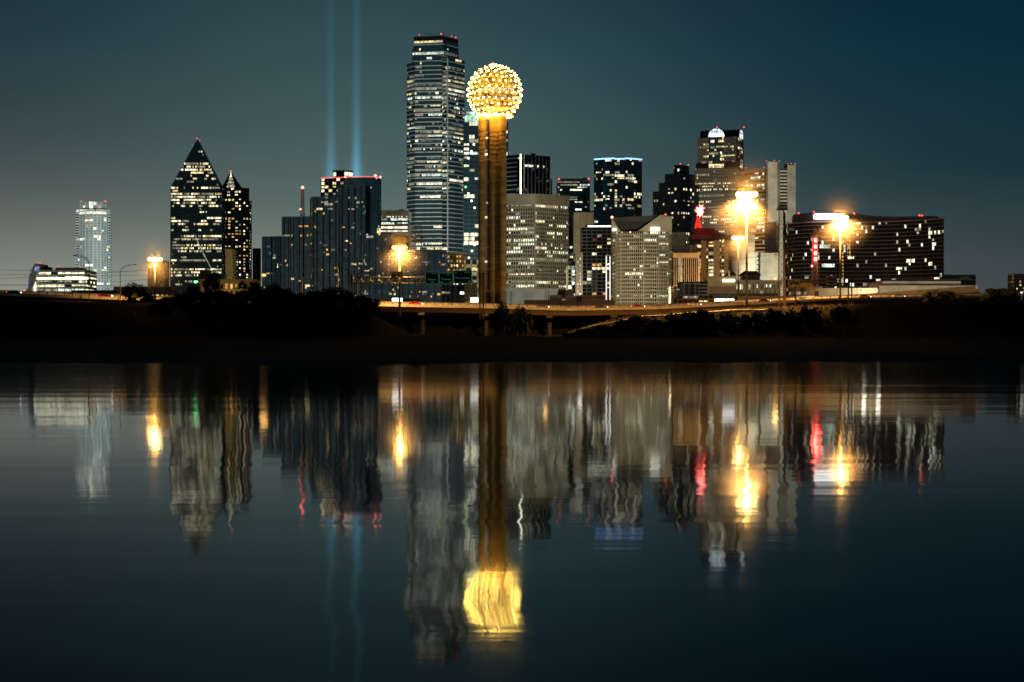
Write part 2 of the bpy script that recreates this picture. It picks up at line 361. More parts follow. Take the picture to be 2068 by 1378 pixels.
xs = [-9000, -5000, -2500, -1200, -700, -450, -320]+[-240+3*i for i in range(161)]+[320, 450, 700, 1200, 2500, 5000, 9000]
ys = [90+4*i for i in range(18)]+[165, 180, 200, 230, 270, 320, 370]+[415+5*i for i in range(27)]+[548, 555, 565, 575, 585]+[595+4*i for i in range(44)]+[790, 820, 900, 1400, 2500, 5000, 12000, 25000]
v = [(x, y, gz(x, y)) for y in ys for x in xs]; nx = len(xs)
f = [(j*nx+i, j*nx+i+1, (j+1)*nx+i+1, (j+1)*nx+i) for j in range(len(ys)-1) for i in range(nx-1)]
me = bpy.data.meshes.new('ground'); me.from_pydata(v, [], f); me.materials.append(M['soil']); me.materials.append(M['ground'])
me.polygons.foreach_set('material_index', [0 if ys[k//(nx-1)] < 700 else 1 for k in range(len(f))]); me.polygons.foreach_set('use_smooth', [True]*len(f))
tag(link('ground', me), None, None, kind='structure')
# ---- grass on the levee shoulder that the highway lamps reach
mb = MB()
for k in range(15000):
    px = 1140+600*rng.random()**1.1; y = 503+42*rng.random(); x = X(px, y); z = gz(x, y)-.05
    h = .25+.5*rng.random(); a = rng.random()*pi; w = .10; lx, ly = (rng.random()-.5)*.5, (rng.random()-.5)*.5
    mb.face([(x-w*cos(a), y-w*sin(a), z), (x+w*cos(a), y+w*sin(a), z), (x+lx, y+ly, z+h)])
tag(mb.build('grass', 'dry_grass'), 'dry lamplit grass covering the levee shoulder below the highway', 'grass', kind='stuff')
# ---- paved kerb path along the levee edge
mb = MB(); pts = []
for px in range(1146, 1560, 6):
    y = DC-5; pts.append((X(px, y), y))
for a, b in zip(pts, pts[1:]):
    za, zb = gz(*a)+.35, gz(*b)+.35
    mb.face([(a[0], a[1]-1.4, za), (b[0], b[1]-1.4, zb), (b[0], b[1]+1.4, zb+.1), (a[0], a[1]+1.4, za+.1)])
    mb.face([(a[0], a[1]-1.4, za-.6), (b[0], b[1]-1.4, zb-.6), (b[0], b[1]-1.4, zb), (a[0], a[1]-1.4, za)])
tag(mb.build('path', 'pale_wall'), None, None, kind='structure')
# ---- elevated highway
def hw(px):
    d, y = interp(HW, px); return X(px, d), d, Z(y, d)
line = [hw(px) for px in range(-600, 2700, 16)]
def strip(mb, d0, d1, z0, z1, mi=0):
    for a, b in zip(line, line[1:]):
        mb.face([(a[0], a[1]+d0, a[2]+z0), (b[0], b[1]+d0, b[2]+z0), (b[0], b[1]+d1, b[2]+z1), (a[0], a[1]+d1, a[2]+z1)], mi)
def beam(mb, d0, d1, z0, z1, mi=0):
    strip(mb, d0, d0, z0, z1, mi); strip(mb, d0, d1, z1, z1, mi); strip(mb, d1, d1, z1, z0, mi); strip(mb, d1, d0, z0, z0, mi)
mb = MB(); beam(mb, .2, 30.3, -.35, 0)
hwy = tag(mb.build('highway', 'asphalt'), None, None, kind='structure')
mb = MB(); beam(mb, -.1, .5, -.5, .35); mb.build('kerb', 'barrier', hwy)
mb = MB(); beam(mb, 30, 30.5, 0, 1.9); mb.build('barrier', 'barrier', hwy)
mb = MB(); beam(mb, 15, 15.5, 0, 1.0); mb.build('barrier', 'barrier', hwy)
mb = MB(); beam(mb, .05, .2, 1.15, 1.3); mb.build('guard_rail', 'steel_dark', hwy)
mb = MB(); beam(mb, .8, 1.3, -2.3, -.36); mb.build('girder', 'steel_rust', hwy)
mb = MB(); beam(mb, 27, 28, -2.3, -.36); mb.build('girder', 'steel_rust', hwy)
mb = MB(); strip(mb, 7.5, 7.8, .004, .004); mb.build('lane_line', 'sign_white', hwy)
mb = MB(); strip(mb, 22.5, 22.8, .004, .004); mb.build('lane_line', 'sign_white', hwy)
mb = MB(); mb.box(-.11, .11, -.09, .12, .34, 1.16); pm = mb.mesh('rail_post', 'steel_dark')
for px in range(-40, 2110, 17):
    if 2110 > px: link('rail_post', pm, hwy, hw(px))
for px in range(-60, 2200, 130):
    x, d, z = hw(px); mb = MB()
    for dy in (9, 20): mb.tube((x, d+dy, 1), (x, d+dy, z-3), 1.0, 1.0, 10)
    mb.box(x-1.2, x+1.2, d+.6, d+29, z-3.2, z-2.31); mb.build('pier', 'granite_dark', hwy)
# ---- the flyover ramp on the right
mb = MB(); RP = [(1700, 800, 603), (1760, 800, 599.5), (1860, 800, 592), (2000, 810, 582)]
rl = [(X(px, interp(RP, px)[0]), interp(RP, px)[0], Z(interp(RP, px)[1], interp(RP, px)[0])) for px in range(1700, 1990, 10)]
for a, b in zip(rl, rl[1:]):
    for (d0, d1, z0, z1) in ((0, 0, -1.4, 0), (0, .5, 0, 0), (.5, .5, 0, -1), (.5, 9, -1, -1), (9, 9, -1, 1.6), (9, 9.5, 1.6, 1.6), (9.5, 9.5, 1.6, -2), (9.5, 0, -2, -1.4)):
        mb.face([(a[0], a[1]+d0, a[2]+z0), (b[0], b[1]+d0, b[2]+z0), (b[0], b[1]+d1, b[2]+z1), (a[0], a[1]+d1, a[2]+z1)])
ramp = tag(mb.build('ramp_road', 'barrier'), None, None, kind='structure')
for px in range(1740, 1990, 60):
    d, y = interp(RP, px); mb = MB(); mb.tube((X(px, d), d+4.5, GZ-2), (X(px, d), d+4.5, Z(y, d)-1.5), .9, .9, 10); mb.build('pier', 'concrete', ramp)
#PART3
# ================================================================== towers and buildings, west side first
D = 2300
poly = [P(px, d) for px, d in ((154, 2312), (161, 2303), (172, 2296), (188, 2293), (204, 2296), (215, 2303), (222, 2312), (222, 2334), (154, 2334))]
r = bld('glass_apartment_tower', 'pale curved glass apartment tower with balconies on both edges', poly, 'tower')
block(r, poly, GZ, Z(423, D), fpx=5.3, bay=5.4, wall='g_museum', bh=.16, band='white_metal', bd=.35, mw=.5, mull='white_metal', md=.35, p=.05, run=2.2, pal='b',
      rows=((420, 432, .97), (441, 447, .2), (453, 456, .25), (463, 467, .22), (483, 488, .35), (505, 509, .4), (517, 524, .3), (527, 531, .3), (545, 552, .5), (553, 557, .6), (563, 570, .6), (573, 578, .7)), minpx=6)
cp = [P(px, d) for px, d in ((162, 2306), (172, 2300), (188, 2297), (204, 2300), (214, 2306), (214, 2330), (162, 2330))]
block(r, cp, Z(423, D)+.1, Z(408, D), fpx=7, bay=5.2, wall='g_museum', bh=.12, band='white_metal', mw=.4, mull='white_metal', p=.3, run=1, pal='b')
for k in range(30):                                                    # balcony slabs on the two edges
    z = Z(426+5.3*k, D)
    for x0, x1 in ((152.8, 158.5), (217.5, 223.2)):
        mb = MB(); mb.prism(rect(x0, x1, 2303, 9), z-.25, z+.7); mb.build('balcony', 'white_metal', r)
for px in (164, 211, 214): red_light(r, px, 407, D, .9, 'red_line')

D = 1500
poly = rect(62, 172, D, 40)
r = bld('lit_museum_building', 'low glass building with a leaning wedge wall and a glaring light strip', poly)
block(r, poly, GZ, Z(547, D), fpx=8.4, bay=5.6, wall='g_office', bh=.42, band='stone_grey', bd=.5, mw=.6, mull='stone_grey', p=.3, run=3, pal='b', rows=((548, 556, .5), (556, 566, .8), (566, 576, .75), (577, 584, .9), (585, 592, .95)), para=1.2)
mb = MB(); sl = [(56, 592), (59, 570), (66, 547), (74, 533), (80, 533), (80, 548), (66, 592)]                  # leaning wedge, real thickness
for dd in (D-6, D+28):
    mb.face([(X(a, D), dd, Z(b, D)) for a, b in (sl if dd > D else sl[::-1])])
for (a, b) in zip(sl, sl[1:]+sl[:1]):
    mb.face([(X(a[0], D), D-6, Z(a[1], D)), (X(b[0], D), D-6, Z(b[1], D)), (X(b[0], D), D+28, Z(b[1], D)), (X(a[0], D), D+28, Z(a[1], D))])
mb.build('leaning_wall', 'stone_grey', r)
panel(r, 'blue_lit_panel', 'blue_panel', 70.5, 79, 539, 547.5, D-7)
mb = MB(); mb.face([(X(a, D), D-6.3, Z(b, D)) for a, b in ((57.2, 586), (59.5, 570), (66.5, 548.5), (69, 545), (66, 553), (61, 575), (59.5, 586))]); mb.build('blue_lit_panel', 'blue_panel', r)
panel(r, 'light_strip', 'strip_hot', 68, 178, 561, 564.2, D-1.5, .5); panel(r, 'light_strip', 'strip_hot', 68.5, 72, 564.4, 588, D-1.5, .5)
mb = MB(); mb.lathe(P(93, D+20), [(5.4, Z(547, D)), (5.4, Z(539.5, D)), (4.6, Z(538, D))], 20); mb.build('roof_drum', 'steel_dark', r)
rbox(r, 'roof_plant', 'galv', 112, 166, 541, 546.4, D+6, 16)
for px, py in ((76, 531), (81, 532), (118, 538.5), (162, 539.5)): red_light(r, px, py, D, .55, 'red_line')

D = 1250                                                              # low shops and warehouses behind the left highway
r = bld('brick_warehouse', 'long low brick warehouse with arched windows beside the glass tower foot', rect(145, 250, D, 30))
block(r, rect(145, 250, D, 30), GZ, Z(588, D), fpx=9, bay=3, wall='brick', bh=.35, band='brick', bd=.2, mw=1.3, mull='brick', p=.12, pal='s', para=1)
r = bld('white_shed', 'plain white low shed under the leaning glass building', rect(82, 143, D+30, 25))
block(r, rect(82, 143, D+30, 25), GZ, Z(590, D), fpx=12, bay=8, wall='pale_wall', bh=.2, band='stone_grey', mw=.3, mull='stone_grey', p=0)
r = bld('ornate_hall', 'low ornate hall with a small arched gable beneath the yellow block', rect(232, 343, 1180, 30))
block(r, rect(232, 343, 1180, 30), GZ, Z(581, 1180), fpx=9, bay=3.2, wall='g_office', bh=.4, band='stone_beige', bd=.4, mw=1.4, mull='brick', p=.25, pal='s', para=1.8, parmat='gold_stone', pd=.8)
mb = MB(); cx_, dd = X(331, 1178), 1177
ar = [(cx_+3.2*cos(t*pi/10), Z(581, 1180)+3.6*sin(t*pi/10)) for t in range(11)]
for a, b in zip(ar, ar[1:]): mb.tube((a[0], dd, a[1]), (b[0], dd, b[1]), .35)
for k in (2, 5, 8): mb.tube((cx_, dd, Z(581, 1180)), (ar[k][0], dd, ar[k][1]), .16)
mb.build('arched_gable', 'stone_beige', r)
D = 1700
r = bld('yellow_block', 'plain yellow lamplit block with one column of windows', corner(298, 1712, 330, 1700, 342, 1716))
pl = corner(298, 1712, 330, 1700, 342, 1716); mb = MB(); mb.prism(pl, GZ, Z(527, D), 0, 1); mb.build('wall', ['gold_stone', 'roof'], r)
for k in range(12):
    y = 531+5*k; panel(r, 'window', 'g_office', 310.5, 317, y, y+3, D+4, .9)
    a, b = pl[1], pl[2]
    mb = MB(); ln = sqrt((b[0]-a[0])**2+(b[1]-a[1])**2); u = ((b[0]-a[0])/ln, (b[1]-a[1])/ln); mb.obox((a[0]+u[0]*2, a[1]+u[1]*2), u, ln-3, (u[1], -u[0]), -.05, .5, Z(y+3, D), Z(y, D)); mb.build('balcony', 'granite_brown', r)

# ---- the pointed glass prism tower
D = 2000
r = thing('prism_tower', 'dark green glass tower rising to one sharp wedge point', 'tower', (X(400, D), D+25, GZ))
A = lambda px, py, d=D: (X(px, d), d, Z(py, d))
Fl = [A(343, 640), A(450, 640), A(450, 384), A(398, 282), A(344.3, 378)]
D2 = 2055
Sd = [A(450, 640), A(455.5, 640, D2), A(455.5, 388, D2), A(402, 284, D2), A(398, 282), A(450, 384)]
mb = MB(); mb.face(Fl); mb.face(Sd); bk = [(p[0]+6, D2, p[2]) for p in (A(343, 640), A(344.3, 378))]
mb.face([A(343, 640), A(344.3, 378), bk[1], bk[0]]); mb.face([A(344.3, 378), A(398, 282), A(402, 284, D2), bk[1]])
mb.face([bk[0], bk[1], A(402, 284, D2), A(455.5, 388, D2), A(455.5, 640, D2)]); mb.build('glass_wall', 'g_teal', r)
def wedge(py):
    x0 = 343.6 if py > 378 else 344.3+(398-344.3)*(378-py)/96; x1 = 449.5 if py > 384 else 398+(450-398)*(py-282)/102; return x0+.8, x1-.8
me_m = MB()
for k in range(36):                                                    # mullion lines drawn by real fins
    px = 346+3*k; y0 = 282+(abs(px-398)/54*96 if px < 398 else abs(px-398)/52*102)
    me_m.obox((X(px, D), D), (1, 0), .35, (0, -1), -.02, .3, Z(612, D), Z(min(max(y0+2, 284), 385), D))
me_m.build('mullions', 'mullion_dark', r, kind='stuff')
def sc_lit(root, D, y, xa, xb, h, p, run, pal, bay=2.9, thr=9, st=None):
    x = xa; on = rng.random() < p
    while x < xb:
        if on:
            e = min(xb, x+bay*max(1, int(rng.expovariate(1/run)+.5))); mt = rng.choice(PAL[pal])
            q = MB(); q.face([(X(x, D), D-.12, Z(y+h, D)), (X(e-.5, D), D-.12, Z(y+h, D)), (X(e-.5, D), D-.12, Z(y, D)), (X(x, D), D-.12, Z(y, D))])
            if e-x >= thr: q.build('lit_window', mt, root)
            else:
                st.setdefault(mt, MB()); s_ = st[mt]; b = len(s_.v); s_.v += q.v; s_.f.append((b, b+1, b+2, b+3)); s_.m.append(0)
            x = e; on = rng.random() < p*.5
        else: x += bay*max(1, int(rng.expovariate(1/max(.4, run*(1-p)/max(p, .03)))+.5)); on = True
st = {}
FP = {304: .25, 330: .75, 336: .85, 342: .75, 349: .6, 355: .25, 361: .4, 393: .75, 399: .92, 381: .55, 405: .45, 411: .75, 417: .55, 449: .45, 455: .5, 475: .6, 481: .8, 493: .85, 499: .65, 505: .6, 525: .5, 543: .8, 549: .85, 556: .6, 569: .5}
y = 292
me_b = None
while y < 606:
    x0, x1 = wedge(y+3); pr = .10 if y > 325 else .02
    for k_, v_ in FP.items():
        if abs(k_-y-2) < 3.1: pr = v_
    if x1-x0 > 6:
        mb = MB(); mb.obox((X(x0, D), D), (1, 0), (x1-x0)*D/F, (0, -1), -.02, .22, Z(y+6.1, D), Z(y+4.2, D)); mb.build('floor_band', 'mullion_dark', r)
        sc_lit(r, D, y+.4, x0+1, x1-1, 3.6, pr, 3.2, 'w', st=st)
    y += 6.1
for mt, s_ in st.items(): s_.build('lit_windows', mt, r, kind='stuff')
mb = MB(); mb.tube((X(393, D), D-.5, Z(475, D)), (X(411, D), D-.5, Z(513, D)), .5); mb.tube((X(411, D), D-.5, Z(513, D)), (X(426, D), D-.5, Z(541, D)), .5); mb.build('slanted_glow', 'lit_d', r)  # glowing tube: the light line along the fold is put in as emission
red_light(r, 398, 280, D, .8, 'red_line'); red_light(r, 403, 284.5, D, .6, 'red_line')

# ---- granite tower with a glass pyramid on top
D = 2100
pl = [P(a, b) for a, b in ((446, 2112), (452, 2102), (489, 2100), (503, 2106), (508, 2118), (508, 2150), (446, 2150))]
r = bld('pyramid_top_tower', 'dark granite tower capped by a small lit glass pyramid', pl, 'tower')
block(r, pl, GZ, Z(402, D), fpx=6.3, bay=4.6, wall='g_dark', bh=.45, band='granite_dark', bd=.35, mw=1.7, mull='granite_dark', p=.38, run=1.3, pal='y', rows=((498, 504, .85), (518, 560, .6)), minpx=6)
up = [P(a, b) for a, b in ((450, 2108), (489, 2103), (503, 2109), (503, 2145), (450, 2145))]
block(r, up, Z(402, D)+.1, Z(379, D), fpx=6.3, bay=4.6, wall='g_dark', bh=.45, band='granite_dark', mw=1.6, mull='granite_dark', p=.25, run=1.5, pal='w')
bs = [P(a, b) for a, b in ((446, 2115), (487, 2105), (492, 2140), (450, 2146))]; ap = (X(466, 2122), 2122, Z(346, 2122)); zb = Z(379, D)+.05
mb = MB()
for i in range(4): a, b = bs[i], bs[(i+1) % 4]; mb.face([(*a, zb), (*b, zb), ap])
mb.build('pyramid_roof', 'g_black', r)
for t0, t1 in ((.05, .22), (.28, .42), (.47, .6), (.64, .98)):          # lit tiers seen through the pyramid glass
    a, b = bs[0], bs[1]; q = lambda s, t: tuple((a if s == 0 else b)[i]*(1-t)+ap[i]*t if i < 2 else zb*(1-t)+ap[2]*t for i in range(3))
    lerp = lambda s, t: tuple(q(0, t)[i]*(1-s)+q(1, t)[i]*s-(.25 if i == 1 else 0) for i in range(3))
    w = .2 if t0 < .6 else .12; mb = MB(); mb.face([lerp(.5-w-.08*rng.random(), t0), lerp(.5+w+.12*rng.random(), t0), lerp(.5+w, t1), lerp(.5-w, t1)]); mb.build('lit_pane', 'lit_d' if t0 < .6 else 'lit_w', r)
mb = MB(); mb.tube(ap, (ap[0], ap[1], Z(338, 2122)), .3, .12); mb.ball((ap[0], ap[1], Z(345.5, 2122)), 1.0, 1, 6); mb.build('finial', ['galv', 'red_line'], r)

# ---- pale slab with balconies, ornate hall and plant box in front of them
D = 1700
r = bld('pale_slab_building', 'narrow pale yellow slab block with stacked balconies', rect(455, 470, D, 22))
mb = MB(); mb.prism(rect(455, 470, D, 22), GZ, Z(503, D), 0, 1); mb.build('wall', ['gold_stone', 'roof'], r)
for k in range(10):
    y = 506+5.6*k; mb = MB(); mb.prism(rect(470.2, 475.5, D+2, 12), Z(y+1.6, D), Z(y, D)); mb.build('balcony', 'stone_beige', r)
D = 1150
pl = rect(404, 512, D, 26)
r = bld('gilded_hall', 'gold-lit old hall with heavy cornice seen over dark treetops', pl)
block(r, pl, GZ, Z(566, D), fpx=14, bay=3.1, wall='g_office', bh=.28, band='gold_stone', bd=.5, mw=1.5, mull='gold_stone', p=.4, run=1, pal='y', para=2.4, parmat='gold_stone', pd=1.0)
rbox(r, 'roof_house', 'brick', 403, 421, 545.5, 565, D+4, 12); rbox(r, 'roof_house', 'granite_brown', 424, 452, 552, 565, D+8, 10)
mb = MB(); z = Z(557, D)
for a, b in ((434, 460), (460, 478), (482, 505)): mb.tube((X(a, D), D+1, z), (X(b, D), D+1, z), .18)
for a in (434, 447, 460, 478, 482, 494, 505): mb.tube((X(a, D), D+1, z), (X(a, D), D+1, Z(566, D)), .15)
mb.build('roof_railing', 'stone_beige', r)
light('cornice_flood', (X(455, D), D-9, GZ+6), 9000, (1, .62, .22), r, .6)

# ---- mirror glass hotel, stepped blocks
D = 1350
r = thing('mirror_glass_hotel', 'stepped mirror-glass hotel with rooftop lounge and red edge light', 'hotel', (X(670, D), D+20, GZ))
G = dict(fpx=4.6, bay=1.25, wall='g_mirror', bh=.10, band='mullion_dark', bd=.05, mw=.12, mull='mullion_dark', md=.06, pal='s', run=1.6)
block(r, rect(529, 572, 1362, 40, 1356), GZ, Z(477, 1356), p=.035, **G)
block(r, rect(569, 632, 1354, 50, 1349), GZ, Z(437, 1350), p=.03, rows=((472, 477, .25),), **G)
block(r, [P(626, 1352), P(632, 1341), P(706, 1338), P(706, 1390), P(626, 1390)], GZ, Z(397, 1340), p=.045, **G)
block(r, rect(683, 740, 1332, 60, 1330), GZ, Z(375, 1331), p=.05, **G)
block(r, [P(648, 1345), P(695, 1341), P(695, 1380), P(648, 1380)], Z(400, 1345), Z(361, 1345), fpx=7.4, bay=3.2, wall='g_black', bh=.3, band='granite_brown', mw=.5, mull='granite_brown', p=.5, run=1.2, pal='y')
rd = [P(695, 1340), P(735, 1338)]+[(X(752, 1345)+X(770, 0)*0+6.6*cos(t), 1345+6.6*sin(t)) for t in [-pi/2+pi*k/8 for k in range(9)]]+[P(748, 1385), P(695, 1385)]
block(r, rd, GZ, Z(359, 1340), p=.012, **{**G, 'wall': 'g_mirror'})
mb = MB(); mb.prism([P(738, 1329.5), P(748, 1329.5), P(748, 1336), P(738, 1336)], Z(472, 1330), Z(375, 1330)); mb.build('dark_recess', 'g_black', r)
block(r, rect(733, 792, 1327, 40), GZ, Z(472, 1327), p=.07, rows=((520, 530, .1), (590, 600, .12)), **G)
block(r, rect(792, 900, 1331, 40), GZ, Z(505, 1331), p=.06, rows=((588, 602, .2),), **G)
rbox(r, 'roof_plant', 'black', 791, 823, 474, 507, 1345, 30)
for px, w in ((611, .32), (630, .25), (683, .25), (733, .25)):
    mb = MB(); d = {611: 1351, 630: 1338, 683: 1330, 733: 1326}[px]; y = {611: 437, 630: 398, 683: 376, 733: 473}[px]; mb.box(X(px, d)-w, X(px, d)+w, d-.5, d+.1, GZ, Z(y, d)); mb.build('corner_trim', 'white_metal', r)
for x0, x1, d, y in ((536, 570, 1355.5, 478), (574, 612, 1348.6, 438), (639, 684, 1338.6, 398), (690, 737, 1329.6, 376), (746, 792, 1326.6, 473), (800, 900, 1330.6, 506)):
    for a in range(x0, x1, 13): mb = MB(); mb.box(X(a, d)-.2, X(a, d)+.2, d-.25, d+.3, GZ, Z(y, d)); mb.build('panel_joint', 'black', r)
for px in (614, 622, 629):
    mb = MB(); mb.lathe(P(px, 1352), [(1.7, GZ), (1.7, Z(438, 1352))], 16); mb.build('lift_shaft', 'g_black', r, True)
panel(r, 'wash_light', 'yellow_wash', 739, 769, 461, 471.5, 1340, .2)  # uplight's yellow wash on the wall, put in as a glowing panel
for a, b, y0, y1, d in ((648, 695, 361.5, 359.8, 1344), (695, 735, 359.3, 358.5, 1339), (735, 752, 358.4, 358.6, 1338), (752, 770, 358.6, 360, 1338)):
    mb = MB(); mb.tube((X(a, d), d-.4, Z(y0, d)+.5), (X(b, d), d-.4, Z(y1, d)+.5), .3); mb.build('edge_light', 'red_line', r)
red_light(r, 758, 355, 1338, .9, 'red_hot'); red_light(r, 768, 358, 1338, .8, 'red_hot'); red_light(r, 697, 357.5, 1338, .6, 'red_hot')
lp = [(X(692, 1350)+7.2*cos(2*pi*k/14), 1352+7.2*sin(2*pi*k/14)) for k in range(14)]
mb = MB(); mb.prism(lp, Z(360, 1350), Z(347, 1350), 0); mb.build('rooftop_lounge', 'g_black', r)
mb = MB(); mb.prism(offset(lp, .5), Z(347, 1350), Z(345, 1350)); mb.build('lounge_roof', 'galv', r)
for k in (7, 8, 11, 12, 13):
    a, b = lp[k], lp[(k+1) % 14]; ln = sqrt((b[0]-a[0])**2+(b[1]-a[1])**2); u = ((b[0]-a[0])/ln, (b[1]-a[1])/ln); mb = MB(); mb.obox((a[0]+u[0]*.3, a[1]+u[1]*.3), u, ln-.6, (u[1], -u[0]), 0, .12, Z(357, 1350), Z(349, 1350)); mb.build('lounge_window', 'lit_w', r)
# dark round shaft standing apart
r = thing('dark_round_tower', 'short black glass round shaft beside the mirror hotel', 'tower', (X(518.5, 1380), 1380, GZ))
mb = MB(); mb.lathe((X(518.5, 1380), 1380), [(3.2, GZ), (3.2, Z(503, 1380)), (3.0, Z(502, 1380))], 24); mb.build('glass_wall', 'g_black', r, True)
for k in range(6): mb = MB(); t = -pi/2+(k-2.5)*.45; mb.tube((X(518.5, 1380)+3.25*cos(t), 1380+3.25*sin(t), GZ), (X(518.5, 1380)+3.25*cos(t), 1380+3.25*sin(t), Z(503, 1380)), .1); mb.build('mullion', 'mullion_grey', r)
# red and white lattice mast
def lattice(mb, x, d, z0, z1, w0, w1, nseg, r_, mis=lambda k: 0):
    zs = [z0+(z1-z0)*k/nseg for k in range(nseg+1)]; ws = [w0+(w1-w0)*k/nseg for k in range(nseg+1)]
    cor = lambda k: [(x-ws[k]/2, d-ws[k]/2, zs[k]), (x+ws[k]/2, d-ws[k]/2, zs[k]), (x+ws[k]/2, d+ws[k]/2, zs[k]), (x-ws[k]/2, d+ws[k]/2, zs[k])]
    for k in range(nseg):
        a, b = cor(k), cor(k+1)
        for i in range(4):
            mb.tube(a[i], b[i], r_, r_, 4, mis(k)); j = (i+1) % 4
            mb.tube(a[i], b[j], r_*.6, r_*.6, 4, mis(k)); mb.tube(a[j], b[i], r_*.6, r_*.6, 4, mis(k)); mb.tube(b[i], b[j], r_*.6, r_*.6, 4, mis(k))
D = 1420
r = thing('lattice_mast', 'slim red and white lattice mast with red beacon behind the mirror hotel', 'mast', (X(611, D), D, Z(440, D)))
mb = MB(); lattice(mb, X(611, D), D, Z(440, D), Z(417, D), 3.0, 2.4, 6, .16); mb.build('lower_frame', 'white_metal', r)
mb = MB(); lattice(mb, X(611, D), D, Z(417, D)+.1, Z(381, D), 2.3, 1.7, 10, .14); mb.build('upper_frame', 'red_paint', r)
red_light(r, 611, 379, D, 1.1, 'red_hot'); red_light(r, 607, 423, D, .8, 'red_hot')
light('beacon_glow', (X(611, D), D-2, Z(379, D)), 300, (1, .06, .04), r, .5)
D = 1650
pl = rect(768, 824, D, 40)
r = bld('beige_top_office', 'office block with plain beige crown behind the mirror hotel', pl)
block(r, pl, GZ, Z(441, D), fpx=8.2, bay=3.2, wall='g_dark', bh=.45, band='granite_dark', mw=.3, p=.5, run=4, pal='c', rows=((445, 475, .85),))
mb = MB(); mb.prism(offset(pl, .6), Z(441, D)+.05, Z(425, D), 0); mb.build('crown_wall', 'stone_beige', r); rbox(r, 'roof_plant', 'black', 806, 815, 423, 425, D+5, 8)
for k in range(18): panel(r, 'window', 'g_black' if rng.random() < .5 else 'lit_w', 769+3*k, 770.8+3*k, 436.8, 439.2, D-.7, .15)

# ---- tallest tower, chamfered, white floor lines
D = 1850
r = thing('tallest_tower', 'tallest skyscraper with bright floor lines and dark flat cap', 'skyscraper', (X(885, D), D+25, GZ))
Bs = dict(fpx=8.72, wall='g_boa', bay=1.75, bh=.18, band='band_boa', bd=.35, mw=.28, mull='mullion_dark', md=.22, pal='m', run=4.5, minpx=8, cap=120, lh=.6)
RW = ((110, 114, .9), (117, 121, .3), (135, 139, .25), (142, 146, .85), (150, 156, .4), (158, 164, .75), (165, 172, .95), (173, 180, .97), (181, 189, .95), (191, 197, .85), (199, 206, .65), (209, 214, .3), (226, 232, .4), (262, 270, .93), (271, 278, .97), (280, 288, .8),
      (300, 308, .75), (310, 316, .3), (318, 324, .6), (326, 332, .7), (336, 341, .6), (343, 349, .93), (351, 358, .85), (369, 375, .8), (378, 386, .2), (395, 399, .75), (402, 406, .12), (408, 458, .02), (460, 466, .35), (468, 492, .02), (493, 497, .5), (500, 505, .7))
m1 = [P(822, 1868), P(838, 1856), P(893, 1852), P(893, 1862), P(905, 1856), P(938, 1880), P(938, 1920), P(822, 1920)]
block(r, m1, GZ, Z(126, 1856), p=.3, rows=RW, **Bs)
m2 = [P(834, 1857), P(893, 1853), P(893, 1862), P(905, 1857), P(938, 1880), P(938, 1918), P(834, 1918)]
block(r, m2, Z(126, 1856)+.1, Z(116, 1856), p=.3, rows=RW, **Bs)
m3 = [P(833, 1861), P(897, 1854), P(926, 1878), P(926, 1912), P(833, 1912)]
block(r, m3, Z(116, 1856)+.1, Z(97, 1856), p=.15, rows=RW, **Bs)
m4 = [P(836, 1863), P(894, 1856), P(925, 1880), P(925, 1908), P(836, 1908)]
block(r, m4, Z(97, 1856)+.1, Z(82, 1858), p=.12, rows=((82, 88, .8),), **Bs)
mb = MB(); mb.prism(offset(m4, .3), Z(82, 1858)+.05, Z(73, 1858)); mb.build('roof_cap', 'black', r)
mb = MB(); mb.box(X(904, 1854)-.5, X(904, 1854)+.5, 1853.5, 1854.6, GZ, Z(117, 1854)); mb.build('corner_trim', 'white_metal', r)
for px, py, q in ((847, 71, .4), (891, 69, .7), (912, 73, .4), (920, 76, .6), (890, 95, .3)): red_light(r, px, py, 1858, q, 'red_lamp')
mb = MB()
for k in range(14): px = 858+4.6*k; mb.tube((X(px, 1880), 1880, Z(73, 1880)), (X(px, 1880), 1880, Z(73-3-6*rng.random(), 1880)), .18, .08, 4)
mb.build('antennas', 'steel_dark', r, kind='stuff')
#PART4
# ---- golden ball tower
D = 1200
cxp, cz, R = X(999, D), Z(187, D), 18.2
r = thing('ball_tower', 'observation tower with golden lattice ball studded with bulbs', 'tower', (cxp, D, GZ))
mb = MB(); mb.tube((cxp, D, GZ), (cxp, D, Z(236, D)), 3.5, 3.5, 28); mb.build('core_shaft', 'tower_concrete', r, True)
mb = MB()
for k in range(44): mb.lathe((cxp, D), [(3.54, GZ+3+k*2.9), (3.7, GZ+3.2+k*2.9), (3.54, GZ+3.4+k*2.9)], 28)
mb.build('rib_rings', 'tower_concrete', r, kind='stuff')
for a in (190, 310, 70):
    sx_, sy_ = cxp+8.6*cos(radians(a)), D+8.6*sin(radians(a))
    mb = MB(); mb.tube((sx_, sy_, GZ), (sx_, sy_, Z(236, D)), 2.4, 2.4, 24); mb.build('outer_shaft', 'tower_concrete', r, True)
    mb = MB()
    for k in range(44): mb.lathe((sx_, sy_), [(2.44, GZ+3+k*2.9), (2.58, GZ+3.2+k*2.9), (2.44, GZ+3.4+k*2.9)], 24)
    mb.build('rib_rings', 'tower_concrete', r, kind='stuff')
    mb = MB()
    for k in range(9):
        z = GZ+8+k*14.5; mb.tube((cxp, D, z), (sx_, sy_, z), .5, .5, 6)
    mb.build('link_beams', 'tower_concrete', r)
mb = MB(); mb.box(X(976, D), X(989, D), D+.6, D+1.2, GZ, Z(240, D)); mb.build('gap_slab', 'bronze', r)  # dark slab put in to black out the gap between the shafts
mb = MB(); mb.box(X(980, D)-.4, X(984, D), D-1, D+.5, Z(590, D), Z(245, D)); mb.build('lift_track', 'granite_brown', r)
